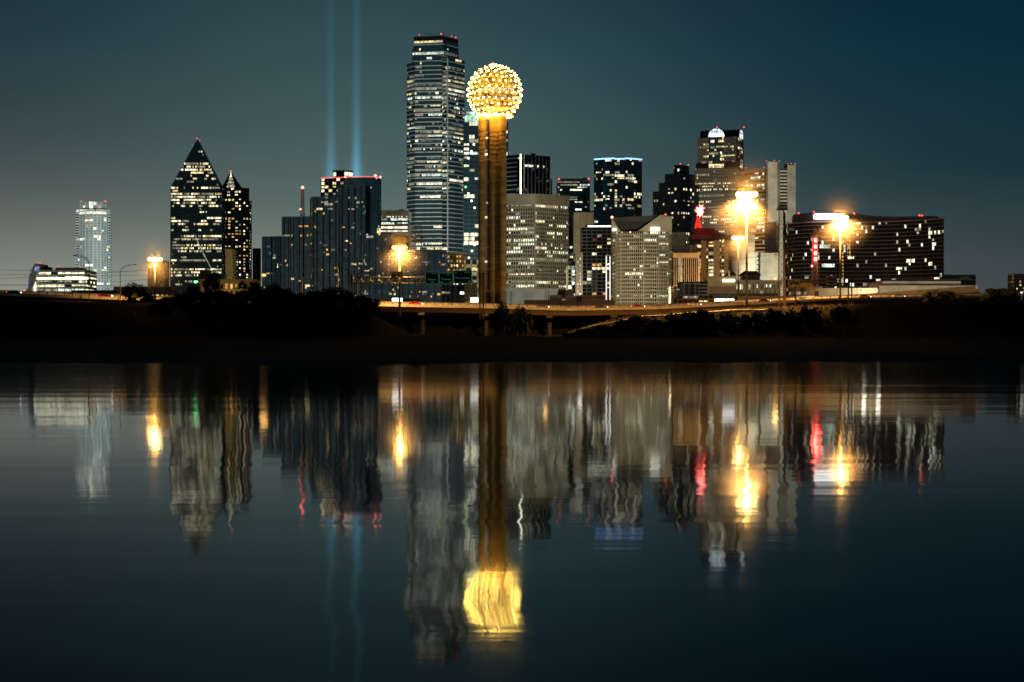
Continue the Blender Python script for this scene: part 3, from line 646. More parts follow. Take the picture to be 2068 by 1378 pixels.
mb = MB(); mb.box(X(1008, D), X(1014, D), D+1.5, D+2.1, GZ, Z(240, D)); mb.build('gap_slab', 'bronze', r)  # second dark slab, blacking out the right-hand gap
for k, (y, mt) in enumerate(((266, 'lit_d'), (277, 'lit_y'), (302, 'lit_d'), (310, 'lit_w'), (408, 'lit_d'), (437, 'lit_y'), (527, 'lit_w'))):
    panel(r, 'lift_window', mt, 979.5, 984.5, y, y+4, D-4, .3)
def disc(name, mat, z0, z1, r0, r1, k=40): mb = MB(); mb.lathe((cxp, D), [(r0, z0), (r1, z1)], k); return mb.build(name, mat, r, True)
lev = [(-11.5, -10.2, 8.0, 10.5), (-6.6, -5.4, 13.6, 13.9), (-1.6, -.4, 14.6, 14.6), (3.4, 4.6, 14.2, 13.8), (8.6, 9.4, 11.6, 11.0), (12.6, 13.2, 7.6, 6.6)]
for a, b, r0, r1 in lev: disc('floor_deck', 'gold_stone', cz+a, cz+b, r0, r1)
for a, b, q in ((-10.2, -6.6, 8.5), (-5.4, -1.6, 12.2), (-.4, 3.4, 12.6), (4.6, 8.6, 10.2), (9.4, 12.6, 6.2)): disc('pod_wall', 'pod_glow', cz+a+.05, cz+b-.05, q, q)  # gold light inside the ball is put into the walls' own emission
disc('restaurant_window', 'lit_y', cz-.3, cz+1.6, 12.75, 12.75); disc('restaurant_window', 'lit_d', cz-5.2, cz-4.0, 12.35, 12.35)
# geodesic cage: icosahedron, each edge cut in five
ph = (1+sqrt(5))/2
IV = [(-1, ph, 0), (1, ph, 0), (-1, -ph, 0), (1, -ph, 0), (0, -1, ph), (0, 1, ph), (0, -1, -ph), (0, 1, -ph), (ph, 0, -1), (ph, 0, 1), (-ph, 0, -1), (-ph, 0, 1)]
IF = [(0, 11, 5), (0, 5, 1), (0, 1, 7), (0, 7, 10), (0, 10, 11), (1, 5, 9), (5, 11, 4), (11, 10, 2), (10, 7, 6), (7, 1, 8), (3, 9, 4), (3, 4, 2), (3, 2, 6), (3, 6, 8), (3, 8, 9), (4, 9, 5), (2, 4, 11), (6, 2, 10), (8, 6, 7), (9, 8, 1)]
al = math.atan2(1, ph); ca, sa = cos(al), sin(al); nodes = {}; edges = set(); FQ = 5
def key(p):
    q = sqrt(sum(x*x for x in p)); p = tuple(x/q for x in p); x, y, z = p; y, z = y*ca-z*sa, y*sa+z*ca          # a vertex to the pole
    z_, y_ = y*0+z, y
    a = .32; x, y = x*cos(a)-y_*sin(a), x*sin(a)+y_*cos(a); p = (x, y, z_); k = tuple(round(t, 3) for t in p); nodes.setdefault(k, p); return k
for fa in IF:
    A_, B_, C_ = (IV[i] for i in fa); g = {}
    for i in range(FQ+1):
        for j in range(FQ+1-i):
            k = FQ-i-j; g[i, j] = key(tuple((A_[t]*i+B_[t]*j+C_[t]*k)/FQ for t in range(3)))
    for (i, j) in g:
        for di, dj in ((1, 0), (0, 1), (1, -1)):
            if (i+di, j+dj) in g: edges.add(tuple(sorted((g[i, j], g[i+di, j+dj]))))
pos = lambda k: (cxp+R*nodes[k][0], D+R*nodes[k][1], cz+R*nodes[k][2])
mb = MB()
for a, b in edges:
    if min(nodes[a][2], nodes[b][2]) > -.95: mb.tube(pos(a), pos(b), .13, .13, 4)
mb.build('cage_struts', 'gold_stone', r, kind='stuff')
mb = MB(); mb.ball((0, 0, 0), .37, 0, 6); bms = [mb.mesh('bulb', q_, (0, 0, 0), True) for q_ in ('bulb', 'bulb', 'bulb_dim', 'bulb_hot')]
for k in nodes:
    if nodes[k][2] > -.93: ob_ = link('bulb', rng.choice(bms), r, pos(k)); ob_.scale = (rng.uniform(.85, 1.25),)*3
red_light(r, 995.5, 131.5, D, 1.3, 'red_hot')
mb = MB(); mb.lathe((cxp, D), [(11.6, cz-16.2), (12.2, cz-16.2), (12.2, cz-15.8), (11.6, cz-15.8), (11.6, cz-16.2)], 40); mb.build('fill_ring', 'ring_glow', r)  # glowing ring added under the ball to brighten the shaft tops
for a in (215, 280, 340): light('shaft_fill', (cxp+24*cos(radians(a)), D+24*sin(radians(a)), GZ+3), 2400, (1, .52, .07), r, .8, 70, (-cos(radians(a))*.36, -sin(radians(a))*.36, 1))  # unseen lights added to brighten the lower shafts

# ---- tower with crossed lamp lines behind the ball tower
D = 1760
pl = rect(936, 1026, D, 50)
r = bld('crossed_light_tower', 'grey glass tower with green crown light behind the ball tower shaft', pl, 'tower')
block(r, pl, GZ, Z(247, D), fpx=8.6, bay=5.5, wall='g_boa', bh=.2, band='mullion_dark', mw=.5, mull='mullion_dark', p=.25, run=2, pal='b', rows=((278, 284, .95), (306, 312, .8), (363, 368, .5), (395, 400, .9), (435, 440, .7), (452, 458, .6), (470, 478, .9), (480, 484, .4)))
cp = rect(939, 975, D+4, 40); mb = MB(); mb.prism(cp, Z(247, D)+.05, Z(233, D)); mb.build('crown', 'green_top', r)
mb = MB(); mb.prism(rect(942, 962, D+8, 30), Z(233, D)+.05, Z(224, D)); mb.build('crown', 'green_top', r)
for k, (px, py, mt) in enumerate(((957, 292, 'star_lamp'), (952, 306, 'star_lamp'), (946, 320, 'star_lamp'), (940.5, 335, 'green_lamp'), (940.5, 378, 'green_lamp'), (946, 391, 'star_lamp'), (952.5, 406, 'star_lamp'), (958.5, 420, 'star_lamp'), (958.5, 495, 'star_lamp'), (953, 507, 'star_lamp'), (947, 521, 'star_lamp'))):
    mb = MB(); mb.ball((X(px, D), D-.6, Z(py, D)), .95, 0, 6); mb.build('crown_lamp' if mt[0] == 'g' else 'line_lamp', mt, r)
# ---- black tower with white piers
D = 1700
pl = corner(1020, 1712, 1051, 1700, 1110, 1718)
r = bld('striped_tower', 'black tower with thin white vertical piers', pl, 'tower')
mb = MB(); mb.prism(pl, GZ, Z(312, D), 0, 1); mb.build('glass_wall', ['g_black', 'roof'], r)
a, b = pl[1], pl[2]; ln = sqrt((b[0]-a[0])**2+(b[1]-a[1])**2); u = ((b[0]-a[0])/ln, (b[1]-a[1])/ln); nn = (u[1], -u[0])
for k in range(9):
    w = .9 if k == 0 else .4; mb = MB(); c = ln*k/8-w/2; mb.obox((a[0]+u[0]*c, a[1]+u[1]*c), u, w, nn, -.1, .9, GZ, Z(311.5, D)); mb.build('pier', 'strip_hot' if k == 0 else 'white_metal', r)  # corner pier glows: its brightness is put in as emission
a0, b0 = pl[0], pl[1]; l0 = sqrt((b0[0]-a0[0])**2+(b0[1]-a0[1])**2); u0 = ((b0[0]-a0[0])/l0, (b0[1]-a0[1])/l0); n0 = (u0[1], -u0[0])
for k in range(15): mb = MB(); z = Z(318+9*k, D); mb.obox((a0[0]+u0[0]*2, a0[1]+u0[1]*2), u0, l0-6, n0, -.05, .5, z-.9, z); mb.build('floor_band', 'mullion_grey', r)
for c, w in ((10, 4), (13, 9), (24, 3), (30, 3)): mb = MB(); z = Z(333.5, D); mb.obox((a[0]+u[0]*(c-5), a[1]+u[1]*(c-5)), u, w*.7, nn, .02, .1, z-1.2, z+.7); mb.build('lit_window', 'lit_w', r)
rbox(r, 'roof_plant', 'steel_dark', 1072, 1082, 310, 312.3, D+18, 8); panel(r, 'lit_window', 'lit_w', 1046, 1054, 318, 321, D-.6, .2)
mb = MB(); mb.tube((X(1114, D), D+10, GZ), (X(1114, D), D+10, Z(360, D)), .9, .7, 8); mb.build('chimney_flue', 'steel_dark', r)

# ---- grey grid office block with dishes on the roof
D = 1450
pl = corner(1018, 1459, 1080, 1450, 1147, 1473)
r = bld('grid_office_block', 'broad grey office block with square window grid and plain top band', pl, 'office block')
G2 = dict(fpx=7.72, bay=2.1, wall='g_office', bh=.36, band='stone_grey', bd=.45, mw=.75, mull='stone_grey', md=.44, run=3, pal='b', para=8.2, pd=.55)
block(r, pl, GZ, Z(392.5, D), p=.13, rows=((412, 420, .9), (458, 465, .95), (481, 488, .85), (489, 504, .45), (504, 512, .55), (520, 528, .95), (543, 550, .3), (566, 574, .9), (574, 582, .4)), **G2)
def dish(px, py, D, rad, lab, tilt):
    t = thing('satellite_dish', lab, 'satellite dish', (X(px, D), D, Z(py, D)-rad))
    mb = MB(); prof = [(rad*s, .28*rad*s*s) for s in (.05, .35, .6, .8, 1)]; k = 18; c = (X(px, D), D, Z(py, D)); rows_ = []
    for q, h in prof:
        rows_.append([(c[0]+q*cos(2*pi*i/k)+tilt*h*-2, c[1]-h*2+.3*rad, c[2]+q*sin(2*pi*i/k)) for i in range(k)])
    for A_, B_ in zip(rows_, rows_[1:]):
        for i in range(k): j = (i+1) % k; mb.face([A_[i], A_[j], B_[j], B_[i]])
    rf_ = mb.build('reflector', 'white_metal', t, True)
    mb = MB(); mb.tube((c[0], c[1]+.2, Z(392, D)), (c[0], c[1]+.2, c[2]), .25); mb.build('mount', 'steel_dark', t)
    mb = MB(); mb.tube(c, (c[0]-tilt*rad, c[1]-rad*.9, c[2]), .1); mb.ball((c[0]-tilt*rad, c[1]-rad*.9, c[2]), .3, 0, 5); mb.build('feed_horn', 'steel_dark', rf_)
dish(1047, 383.5, 1462, 1.6, 'smaller satellite dish on the grid office block roof', .4); dish(1059, 384.5, 1462, 2.0, 'larger satellite dish on the grid office block roof', -.4)

# ---- slab tower with red corner beacons and its lower wing
D = 1800
pl = rect(1126, 1191, D, 40)
r = bld('beacon_corner_tower', 'dark office tower with a red beacon on each roof corner', pl, 'tower')
block(r, pl, GZ, Z(362, D), fpx=5.0, bay=2.4, wall='g_teal', bh=.35, band='granite_dark', mw=.3, p=.16, run=4, pal='c', rows=((369, 374, .8), (374, 379, .6), (379, 389, .5), (405, 410, .75), (411, 440, .1), (440, 560, .15)), para=2.5, parmat='mullion_grey')
for px in (1129, 1189): red_light(r, px, 362, D, .9, 'red_lamp')
rbox(r, 'roof_plant', 'steel_dark', 1178, 1184, 358.5, 362, D+5, 8)
# ---- dark bowed tower with blue rim
D = 1680
pl = [P(a, b) for a, b in ((1200, 1686), (1218, 1680), (1240, 1676), (1241, 1681), (1262, 1681), (1263, 1676), (1280, 1680), (1296, 1688), (1296, 1725), (1200, 1725))]
r = bld('blue_rim_tower', 'dark bowed glass tower outlined along its top by blue light', pl, 'tower')
block(r, pl, GZ, Z(322, D), fpx=6.1, bay=2.2, wall='g_teal', bh=.22, band='mullion_dark', mw=.3, p=.12, run=2.6, pal='w', rows=((344, 350, .55), (351, 356, .5), (358, 366, .3), (392, 400, .45), (401, 405, .4), (414, 423, .5)))
for a, b in zip(pl[:8], pl[1:8]): mb = MB(); z = Z(321, D); mb.tube((a[0], a[1]-.5, z), (b[0], b[1]-.5, z), .65); mb.build('rim_light', 'blue_line', r)
mb = MB(); z = Z(319.6, D); mb.tube((pl[0][0], pl[0][1]-.2, z-.5), (pl[7][0], pl[7][1]-.2, z-.5), .3); mb.build('rim_light', 'blue_line', r)
D = 1560
r = bld('dark_slab_block', 'plain dark slab below the blue-rimmed tower', rect(1150, 1236, D, 40))
block(r, rect(1150, 1236, D, 40), GZ, Z(426, D), fpx=6.5, bay=3, wall='g_dark', bh=.3, band='granite_dark', mw=.3, p=.12, run=2, pal='c', rows=((436, 450, .25),))
for k, (a, b) in enumerate(((1162, 1167), (1168, 1169.6), (1170.5, 1174))): panel(r, 'roof_sign', 'sign_cream', a, b, 422, 424.8, D-1, .3)
D = 1470
r = bld('beige_slab_tower', 'blank beige slab tower of three tall panels', rect(1159, 1199, D, 25))
for x0, x1 in ((1159, 1171.6), (1172.2, 1184.6), (1185.2, 1199)): mb = MB(); mb.prism(rect(x0, x1, D, 25), GZ, Z(429, D)); mb.build('wall_panel', 'stone_beige', r)
mb = MB(); mb.prism(rect(1159.3, 1198.7, D+.4, 24), GZ, Z(429.5, D)); mb.build('core_wall', 'black', r)
D = 1330
pl = rect(1175, 1236, D, 24)
r = bld('dark_apartment_block', 'dark apartment block with a bright roof terrace line', pl, 'apartment block')
block(r, pl, GZ, Z(459.5, D), fpx=7.3, bay=4.0, wall='g_black', bh=.3, band='granite_dark', bd=.6, mw=.5, mull='granite_dark', p=.22, run=1.3, pal='y', minpx=7)
panel(r, 'terrace_light', 'strip_hot', 1187, 1234, 456, 458.6, D-.6, .3); rbox(r, 'canopy', 'black', 1183, 1236, 454.5, 455.8, D-2, 14)
D = 1290
pl = rect(1163, 1176, D, 16); r = bld('narrow_brick_tower', 'narrow old stone tower block with pairs of small windows', pl)
block(r, pl, GZ, Z(512, D), fpx=7.4, bay=2.1, wall='g_office', bh=.5, band='granite_brown', mw=1.3, mull='granite_brown', p=.6, run=1, pal='b', para=3)
D = 1310
pl = rect(1146, 1163, D, 20); r = bld('small_glazed_block', 'small pale-topped block squeezed beside the narrow stone tower', pl)
block(r, pl, GZ, Z(537, D), fpx=8, bay=3, wall='g_dark', bh=.2, band='mullion_grey', mw=.6, mull='stone_grey', p=.3, run=1, pal='b', rows=((536, 545, .9),)); rbox(r, 'roof_house', 'black', 1149, 1162, 527, 537, D+3, 10)
D = 1225
r = thing('white_frame_portal', 'tall thin white portal frame before the dark apartment block', 'frame', (X(1228, D), D, GZ))
for a, b in ((1223.5, 1225.6), (1231, 1233.6)): mb = MB(); mb.prism(rect(a, b, D, 1.2), GZ, Z(517, D)); mb.build('column', 'white_soft', r)  # columns and lower crossbeam are no lamps; their brightness is put in as emission
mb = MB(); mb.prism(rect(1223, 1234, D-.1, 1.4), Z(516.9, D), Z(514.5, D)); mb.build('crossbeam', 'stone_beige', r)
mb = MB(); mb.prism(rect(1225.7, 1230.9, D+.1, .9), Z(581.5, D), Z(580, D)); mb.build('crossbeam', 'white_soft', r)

# ---- beige office with the sunken wedge roof
D = 1200
pl = [P(a, b) for a, b in ((1234, 1214), (1237, 1207), (1244, 1202), (1254, 1200), (1300, 1198), (1330, 1200), (1350, 1204), (1356, 1209), (1358, 1216), (1358, 1245), (1234, 1245))]
r = bld('wedge_roof_office', 'beige rounded office block with dark sunken wedge roof', pl, 'office block')
block(r, pl, GZ, Z(468, D), fpx=7.55, bay=1.42, wall='g_office', bh=.40, band='stone_beige', bd=.35, mw=.5, mull='stone_beige', md=.3, p=.10, run=3, pal='b', rows=((470, 477, .5), (484, 491, .25), (507, 514, .2), (529, 537, .25), (552, 560, .25), (574, 582, .15), (596, 606, .35)), minpx=7)
def sheet(root, name, mat, pts, D, th):
    mb = MB(); fr = [(X(a, D), D, Z(b, D)) for a, b in pts]; bk = [(p[0], D+th, p[2]) for p in fr]; mb.face(fr); mb.face(bk[::-1])
    k = len(pts)
    for i in range(k): j = (i+1) % k; mb.face([fr[j], fr[i], bk[i], bk[j]])
    return mb.build(name, mat, root)
sheet(r, 'gable_wall', 'stone_beige', [(1235, 468), (1254, 468), (1236, 441.5)], 1199, 3); sheet(r, 'gable_wall', 'stone_beige', [(1287, 468), (1357, 468), (1357, 437), (1331, 436)], 1199, 3)
sheet(r, 'wedge_roof', 'black', [(1237, 441), (1254.5, 467.4), (1286.5, 467.4), (1331, 436.2), (1310, 436.8)], 1203, 30); sheet(r, 'ridge_roof', 'roof', [(1238, 447.6), (1316, 447), (1334, 434.4), (1237, 439.6)], 1202.2, .7)
panel(r, 'facade_sign', 'sign_cream', 1237.5, 1244.5, 461, 466.5, 1198, .3); panel(r, 'facade_sign', 'sign_cream', 1314, 1332.5, 459, 466.6, 1198, .3)
red_light(r, 1236, 439, D, .8, 'red_hot'); red_light(r, 1344, 433.5, D, .6, 'red_lamp')

# ---- stepped granite tower
D = 1600
r = thing('stepped_granite_tower', 'dark granite tower stepping up on both sides to a peak', 'tower', (X(1373, D), D+30, GZ))
G3 = dict(fpx=8.2, bay=3.6, wall='g_dark', bh=.42, band='granite_dark', bd=.3, mw=1.2, mull='granite_dark', p=.17, run=1.8, pal='w', minpx=7, rows=((384, 391, .4), (408, 413, .45), (437, 440, .85), (444, 447, .8)))
block(r, corner(1319, 1630, 1331, 1626, 1336, 1640), GZ, Z(387, 1628), **G3)
block(r, corner(1331, 1624, 1345, 1619, 1350, 1640), GZ, Z(369, 1620), **G3)
block(r, corner(1342, 1618, 1374, 1606, 1411, 1628), GZ, Z(371, 1608), **G3)
block(r, corner(1343, 1620, 1374, 1608, 1403, 1626), Z(371, 1608)+.1, Z(350, 1610), **G3)
block(r, corner(1361, 1614, 1374, 1609, 1391, 1621), Z(350, 1610)+.1, Z(333, 1610), **G3)
red_light(r, 1374, 331, 1610, .7, 'red_line'); red_light(r, 1390, 333.5, 1610, .7, 'red_line'); red_light(r, 1361, 339.5, 1612, .4, 'red_line')

# ---- twin vault tower
D = 1900
th = radians(18.4); Wd = 41.0; u = (cos(th), -sin(th)); vv = (sin(th), cos(th)); c0 = P(1486, D)
Q = lambda s, t: (c0[0]-u[0]*s+vv[0]*t, c0[1]-u[1]*s+vv[1]*t)
pl = [Q(Wd, 0), Q(0, 0), Q(0, Wd), Q(Wd, Wd)]
r = bld('vaulted_tower', 'granite tower with crossed barrel vaults and glowing round-headed gables', pl, 'tower')
G4 = dict(fpx=6.1, bay=2.0, wall='g_office', bh=.45, band='granite_pale', bd=.3, mw=.9, mull='granite_pale', run=2.5, pal='w', minpx=8)
RV = ((296, 304, .8), (334, 341, .95), (349, 353, .5), (371, 377, .9), (384, 388, .9), (396, 401, .8), (408, 424, .5), (433, 437, .75), (444, 447, .6))
block(r, pl, GZ, Z(276, D), p=.2, rows=RV, **G4)
bw = 16.4; s0 = (Wd-bw)/2
by = [Q(s0+bw, -1.6), Q(s0, -1.6), Q(s0, 2), Q(s0+bw, 2)]
block(r, by, GZ, Z(276, D)+.2, p=.25, rows=RV, **{**G4, 'wall': 'g_teal', 'bh': .15, 'mw': .25, 'band': 'mullion_dark'})
bx = [Q(2, s0), Q(-1.6, s0), Q(-1.6, s0+bw), Q(2, s0+bw)]
block(r, bx, GZ, Z(276, D)+.2, p=.25, rows=RV, **{**G4, 'wall': 'g_teal', 'bh': .15, 'mw': .25, 'band': 'mullion_dark'})
zb = Z(276, D)+.25; vr = 9.2
def vault(name, mat, axis, lo, hi, rad, off=0.0):
    mb = MB(); k = 14; ring = lambda t: [((Wd/2+rad*cos(pi*i/k)), zb+off+rad*1.02*sin(pi*i/k), t) for i in range(k+1)]
    pt = (lambda q: (*Q(q[0], q[2]), q[1])) if axis == 'v' else (lambda q: (*Q(q[2], q[0]), q[1]))
    A_, B_ = ring(lo), ring(hi)
    for i in range(k): mb.face([pt(A_[i]), pt(A_[i+1]), pt(B_[i+1]), pt(B_[i])])
    mb.face([pt(q) for q in A_]); mb.face([pt(q) for q in B_][::-1]); return mb.build(name, mat, r)
vault('barrel_vault', 'black', 'v', -1.4, Wd, vr); vault('barrel_vault', 'black', 'u', -1.4, Wd, vr)
vault('glowing_gable', 'arch_light', 'v', -2.0, -1.45, vr*.93); vault('glowing_gable', 'arch_light', 'u', -2.0, -1.45, vr*.93)
for k in range(5):
    for ax in 'vu':
        mb = MB(); s = Wd/2-4.6+k*1.9; z = zb+4.4
        if ax == 'v': mb.obox(Q(s+1.2, -2.0), u, 1.2, (-vv[0], -vv[1]), .02, .2, z, z+1.5+.5*(k % 2))
        else: mb.obox(Q(-2.0, s), vv, 1.2, u, .02, .2, z, z+1.5)
        mb.build('gable_lettering', 'sign_blue', r)
low = offset(pl, 2.6); mb = MB(); mb.prism(low, GZ, Z(337, D), 0, 1)
G5 = {**G4, 'mw': .9}
block(r, low, GZ, Z(338, D), p=.22, rows=RV, **G5)
mb = MB(); mb.prism(offset(pl, 1.6), Z(338, D)+.1, Z(328, D)); mb.build('setback_roof', 'black', r)
for px, py in ((1448, 257), (1502.5, 257)): red_light(r, px, py, D, .8, 'red_line')

# ---- red neon winged sign on its old hotel
D = 1480
pl = rect(1396, 1470, D, 30)
r = bld('old_stone_hotel', 'old stone hotel with red-lit pitched roof under the neon sign', pl, 'hotel')
block(r, pl, GZ, Z(478, D), fpx=9, bay=2.6, wall='g_office', bh=.45, band='stone_beige', mw=1.3, mull='stone_beige', p=.12, run=2, pal='y', para=2.6, pd=.9)
mb = MB(); z0, z1 = Z(478, D)+.7, Z(459, D); b4 = offset(pl, -.5); t4 = [(X(1412, D), D+10), (X(1440, D), D+10), (X(1440, D), D+20), (X(1412, D), D+20)]
for i in range(4): j = (i+1) % 4; mb.face([(*b4[i], z0), (*b4[j], z0), (*t4[j], z1), (*t4[i], z1)])
mb.face([(*p_, z1) for p_ in t4]); mb.build('pitched_roof', 'red_roof', r)
light('sign_spill', (X(1420, D), D-5, Z(447, D)), 2200, (1, .05, .03), r, .5)  # red light added for the sign's glow on roof and facades
t = thing('winged_horse_sign', 'glowing red neon winged horse sign on a scaffold over the stone hotel', 'neon sign', (X(1413, D), D+14, Z(460, D)))
hs = [(1406, 420), (1409, 418), (1411, 421), (1414, 416), (1420, 415), (1418, 419), (1422, 420), (1419, 424), (1421, 429), (1418, 432), (1419, 438), (1416, 434), (1413, 439), (1412, 433), (1408, 437), (1409, 430), (1405, 427), (1408, 424)]
sheet(t, 'horse_shape', 'red_hot', hs, D+14, .6)
sheet(t, 'outline', 'red_sign', [(1413.2+(a-1413.2)*1.22, 426.5+(b-426.5)*1.18) for a, b in hs], D+14.8, .5)
mb = MB(); lattice(mb, X(1414, D), D+16, Z(459, D), Z(437, D), 5, 1.5, 4, .25); mb.build('scaffold', 'red_sign', t)  # scaffold's red glow is put into its own emission

# ---- banded office and twin concrete shafts
D = 1680
pl = corner(1504, 1690, 1544, 1680, 1549, 1700)
r = bld('banded_office_block', 'pale office block with continuous dark window bands beside concrete shafts', pl, 'office block')
block(r, pl, GZ, Z(341, D), fpx=7.7, bay=1.9, wall='g_black', bh=.42, band='stone_beige', bd=.5, mw=.2, p=.35, run=2.5, pal='b', para=3.4, parmat='stone_beige', rows=((348, 352, .95), (352, 357, .5)))
red_light(r, 1505, 339.5, D, .5, 'red_line'); red_light(r, 1543, 339, D, .5, 'red_line')
D = 1540
r = thing('concrete_shaft_tower', 'pale concrete tower of two blank shafts joined by a window strip', 'tower', (X(1577, D), D+15, GZ))
sh = [P(a, b) for a, b in ((1547, 1546), (1551, 1540), (1570, 1540), (1575, 1546), (1575, 1560), (1547, 1560))]; mb = MB(); mb.prism(sh, GZ, Z(327, D)); mb.build('concrete_shaft', 'pale_wall', r)
sh = [P(a, b) for a, b in ((1590, 1542), (1607, 1546), (1607, 1566), (1590, 1566))]; mb = MB(); mb.prism(sh, GZ, Z(333, D)); mb.build('concrete_shaft', 'pale_wall', r)
mb = MB(); mb.prism(rect(1574.5, 1590.5, D+7, 12), GZ, Z(340, D), 0); mb.build('window_strip', 'g_black', r)
for k in range(12): mb = MB(); y = 343+6.7*k; mb.prism(rect(1575.2, 1589.8, D+5.6, 1.5), Z(y+3.2, D), Z(y, D)); mb.build('floor_band', 'pale_wall', r)
mb = MB(); mb.prism(rect(1568, 1590, D-4, 10), GZ, Z(425.5, D)); mb.build('lower_shaft', 'pale_wall', r)
rbox(r, 'roof_plant', 'steel_dark', 1585, 1598, 331.5, 339, D+14, 6)
for px, py in ((1548, 325.5), (1564, 324.5), (1574, 325.5), (1591, 331.5), (1598, 331), (1606, 331.5)): red_light(r, px, py, D+1, .45, 'red_line')
D = 1500
r = bld('white_stair_block', 'white block with a column of small dark windows under the banded office', rect(1521, 1536, D, 15)); mb = MB(); mb.prism(rect(1521, 1536, D, 15), GZ, Z(510, D)); mb.build('wall', 'pale_wall', r)
for k in range(5): panel(r, 'window', 'g_black', 1529, 1535, 516+9*k, 518.6+9*k, D, .15)

# ---- curved convention hotel
D = 1150
OM = [(1587, 1182), (1592, 1168), (1604, 1158), (1625, 1151), (1655, 1147), (1690, 1147), (1725, 1149), (1765, 1148), (1810, 1141), (1860, 1130), (1906, 1116)]
fr = [P(a, b) for a, b in OM]; pl = fr+[(p_[0]+2, p_[1]+26) for p_ in reversed(fr)]
r = bld('curved_hotel', 'broad dark curved hotel with thin pinkish floor lines and blazing roof sign', pl, 'hotel')
block(r, pl, GZ, Z(449, D), fpx=7.9, bay=1.45, wall='g_brown', bh=.09, band='slab_pink', bd=.5, mw=.14, mull='bronze', md=.12, p=.07, run=1.0, pal='b', minpx=6, cap=100, faces=range(0, 10), rows=((575, 600, .03),))
tops = [(1600, 437), (1604, 433), (1640, 429.5), (1672, 427), (1700, 428), (1730, 432.5), (1765, 436.5), (1820, 438), (1875, 436.3), (1890, 437), (1899, 440)]
cf = [P(a, interp(OM, a)[0]+4) for a, b in tops]; cb = [(p_[0]+2, p_[1]+14) for p_ in reversed(cf)]; zt = [Z(b, interp(OM, a)[0]+4) for a, b in tops]
mb = MB(); mb.prism(cf+cb, Z(449, D)+.1, 0, 0, None, zt+zt[::-1]); mb.build('crown', 'crown_metal', r)
mb = MB()
for a in range(1604, 1896, 4):
    y = interp(tops, a)[0]; d = interp(OM, a)[0]+4; mb.box(X(a, d)-.16, X(a, d)+.16, d-.35, d+.2, Z(449, D)+.1, Z(y, d)+.05)
mb.build('crown_ribs', 'steel_dark', r, kind='stuff')
mb = MB(); q = offset(pl, .9); mb.prism(q, Z(450.2, D), Z(448.4, D)); mb.build('roof_edge', 'slab_pink', r)
mb = MB(); d = 1143
x0, x1, z0, z1 = X(1643, d), X(1707, d), Z(443.5, d), Z(431.5, d); rr = (z1-z0)/2
pts = [(x0+rr-rr*cos(t), z0+rr+rr*sin(t)) for t in [-pi/2+pi*k/8 for k in range(9)]]+[(x1-rr+rr*cos(t), z0+rr+rr*sin(t)) for t in [pi/2-pi*k/8 for k in range(9)]]
mb.face([(a, d, b) for a, b in pts][::-1]); mb.face([(a, d+1, b) for a, b in pts])
for a, b in zip(pts, pts[1:]+pts[:1]): mb.face([(a[0], d, a[1]), (b[0], d, b[1]), (b[0], d+1, b[1]), (a[0], d+1, a[1])])
mb.build('roof_sign', 'white_hot', r)
for px, py in ((1613, 431), (1644, 428.5), (1686, 426.5), (1725, 431.5), (1857, 435), (1862, 436)): red_light(r, px, py, 1145, .55, 'red_lamp')
for x0 in (1711, 1715.4):
    for k in range(9): panel(r, 'stair_window', 'lit_o', x0, x0+2, 452+7.9*k, 457+7.9*k, 1147.3, .15)
for k in range(10): panel(r, 'stair_window', 'lit_o', 1701, 1703.2, 510+7*k, 514+7*k, 1146.5, .15)
#PART5
# ================================================================== low buildings between the highway and the towers
def low(name, label, x0, x1, ytop, D, dep=24, cat='building', **k):
    pl = rect(x0, x1, D, dep); r = bld(name, label, pl, cat)
    a = dict(fpx=8, bay=3, wall='g_office', bh=.45, band='stone_beige', bd=.3, mw=1.2, mull='stone_beige', p=.15, run=2, pal='w'); a.update(k)
    block(r, pl, GZ, Z(ytop, D), **a); return r
low('gold_lit_office', 'gold-lit concrete office behind the green highway signs', 880, 938, 511, 1500, fpx=9, band='gold_stone', mull='gold_stone', bay=2.4, p=.4, run=1, pal='y', para=2.2, parmat='stone_beige')
low('shadowed_block', 'dim concrete block left of the gold-lit office', 866, 880, 515, 1460, wall='g_dark', band='granite_dark', mull='granite_dark', bay=4, p=.1)
low('pale_stepped_block', 'pale block at the foot of the crossed-light tower', 938, 966, 525, 1420, fpx=16, band='stone_beige', bay=6, p=.1)
low('yellow_cottage_block', 'small yellow building with rows of dark windows by the ball tower', 939, 962, 574, 1100, fpx=8.5, band='gold_stone', mull='gold_stone', bay=1.7, mw=.8, p=.05)
r = low('white_low_wall_hall', 'long white windowless hall at the foot of the grid office', 1022, 1126, 585.5, 1050, 30, fpx=40, wall='pale_wall', bh=.05, band='pale_wall', mw=.4, mull='stone_grey', bay=22, p=0, para=.8, parmat='pale_wall')
low('brown_low_block', 'low brown flat-roofed block right of the white hall', 1125, 1158, 586, 1080, wall='brick', band='brick', mull='brick', p=0)
low('cream_low_building', 'low cream building with small upper windows before the dark apartments', 1167, 1222, 596, 960, 16, wall='stone_beige', fpx=7, band='stone_beige', mull='stone_beige', bay=4, mw=2.6, p=.06)
low('white_low_building', 'low white building with shop openings beside the pole sign', 1112, 1165, 596.5, 950, 16, wall='g_dark', fpx=9, band='pale_wall', mull='pale_wall', bay=4.5, mw=2.6, p=.15, pal='c', bh=.5)
r = low('white_fin_building', 'building of close white vertical fins beside the wedge-roof office', 1357, 1411, 513, 1330, fpx=60, wall='g_dark', bh=.08, band='white_metal', bay=1.55, mw=.5, mull='white_metal', md=.9, p=.4, run=4, pal='b', para=3, parmat='white_metal')
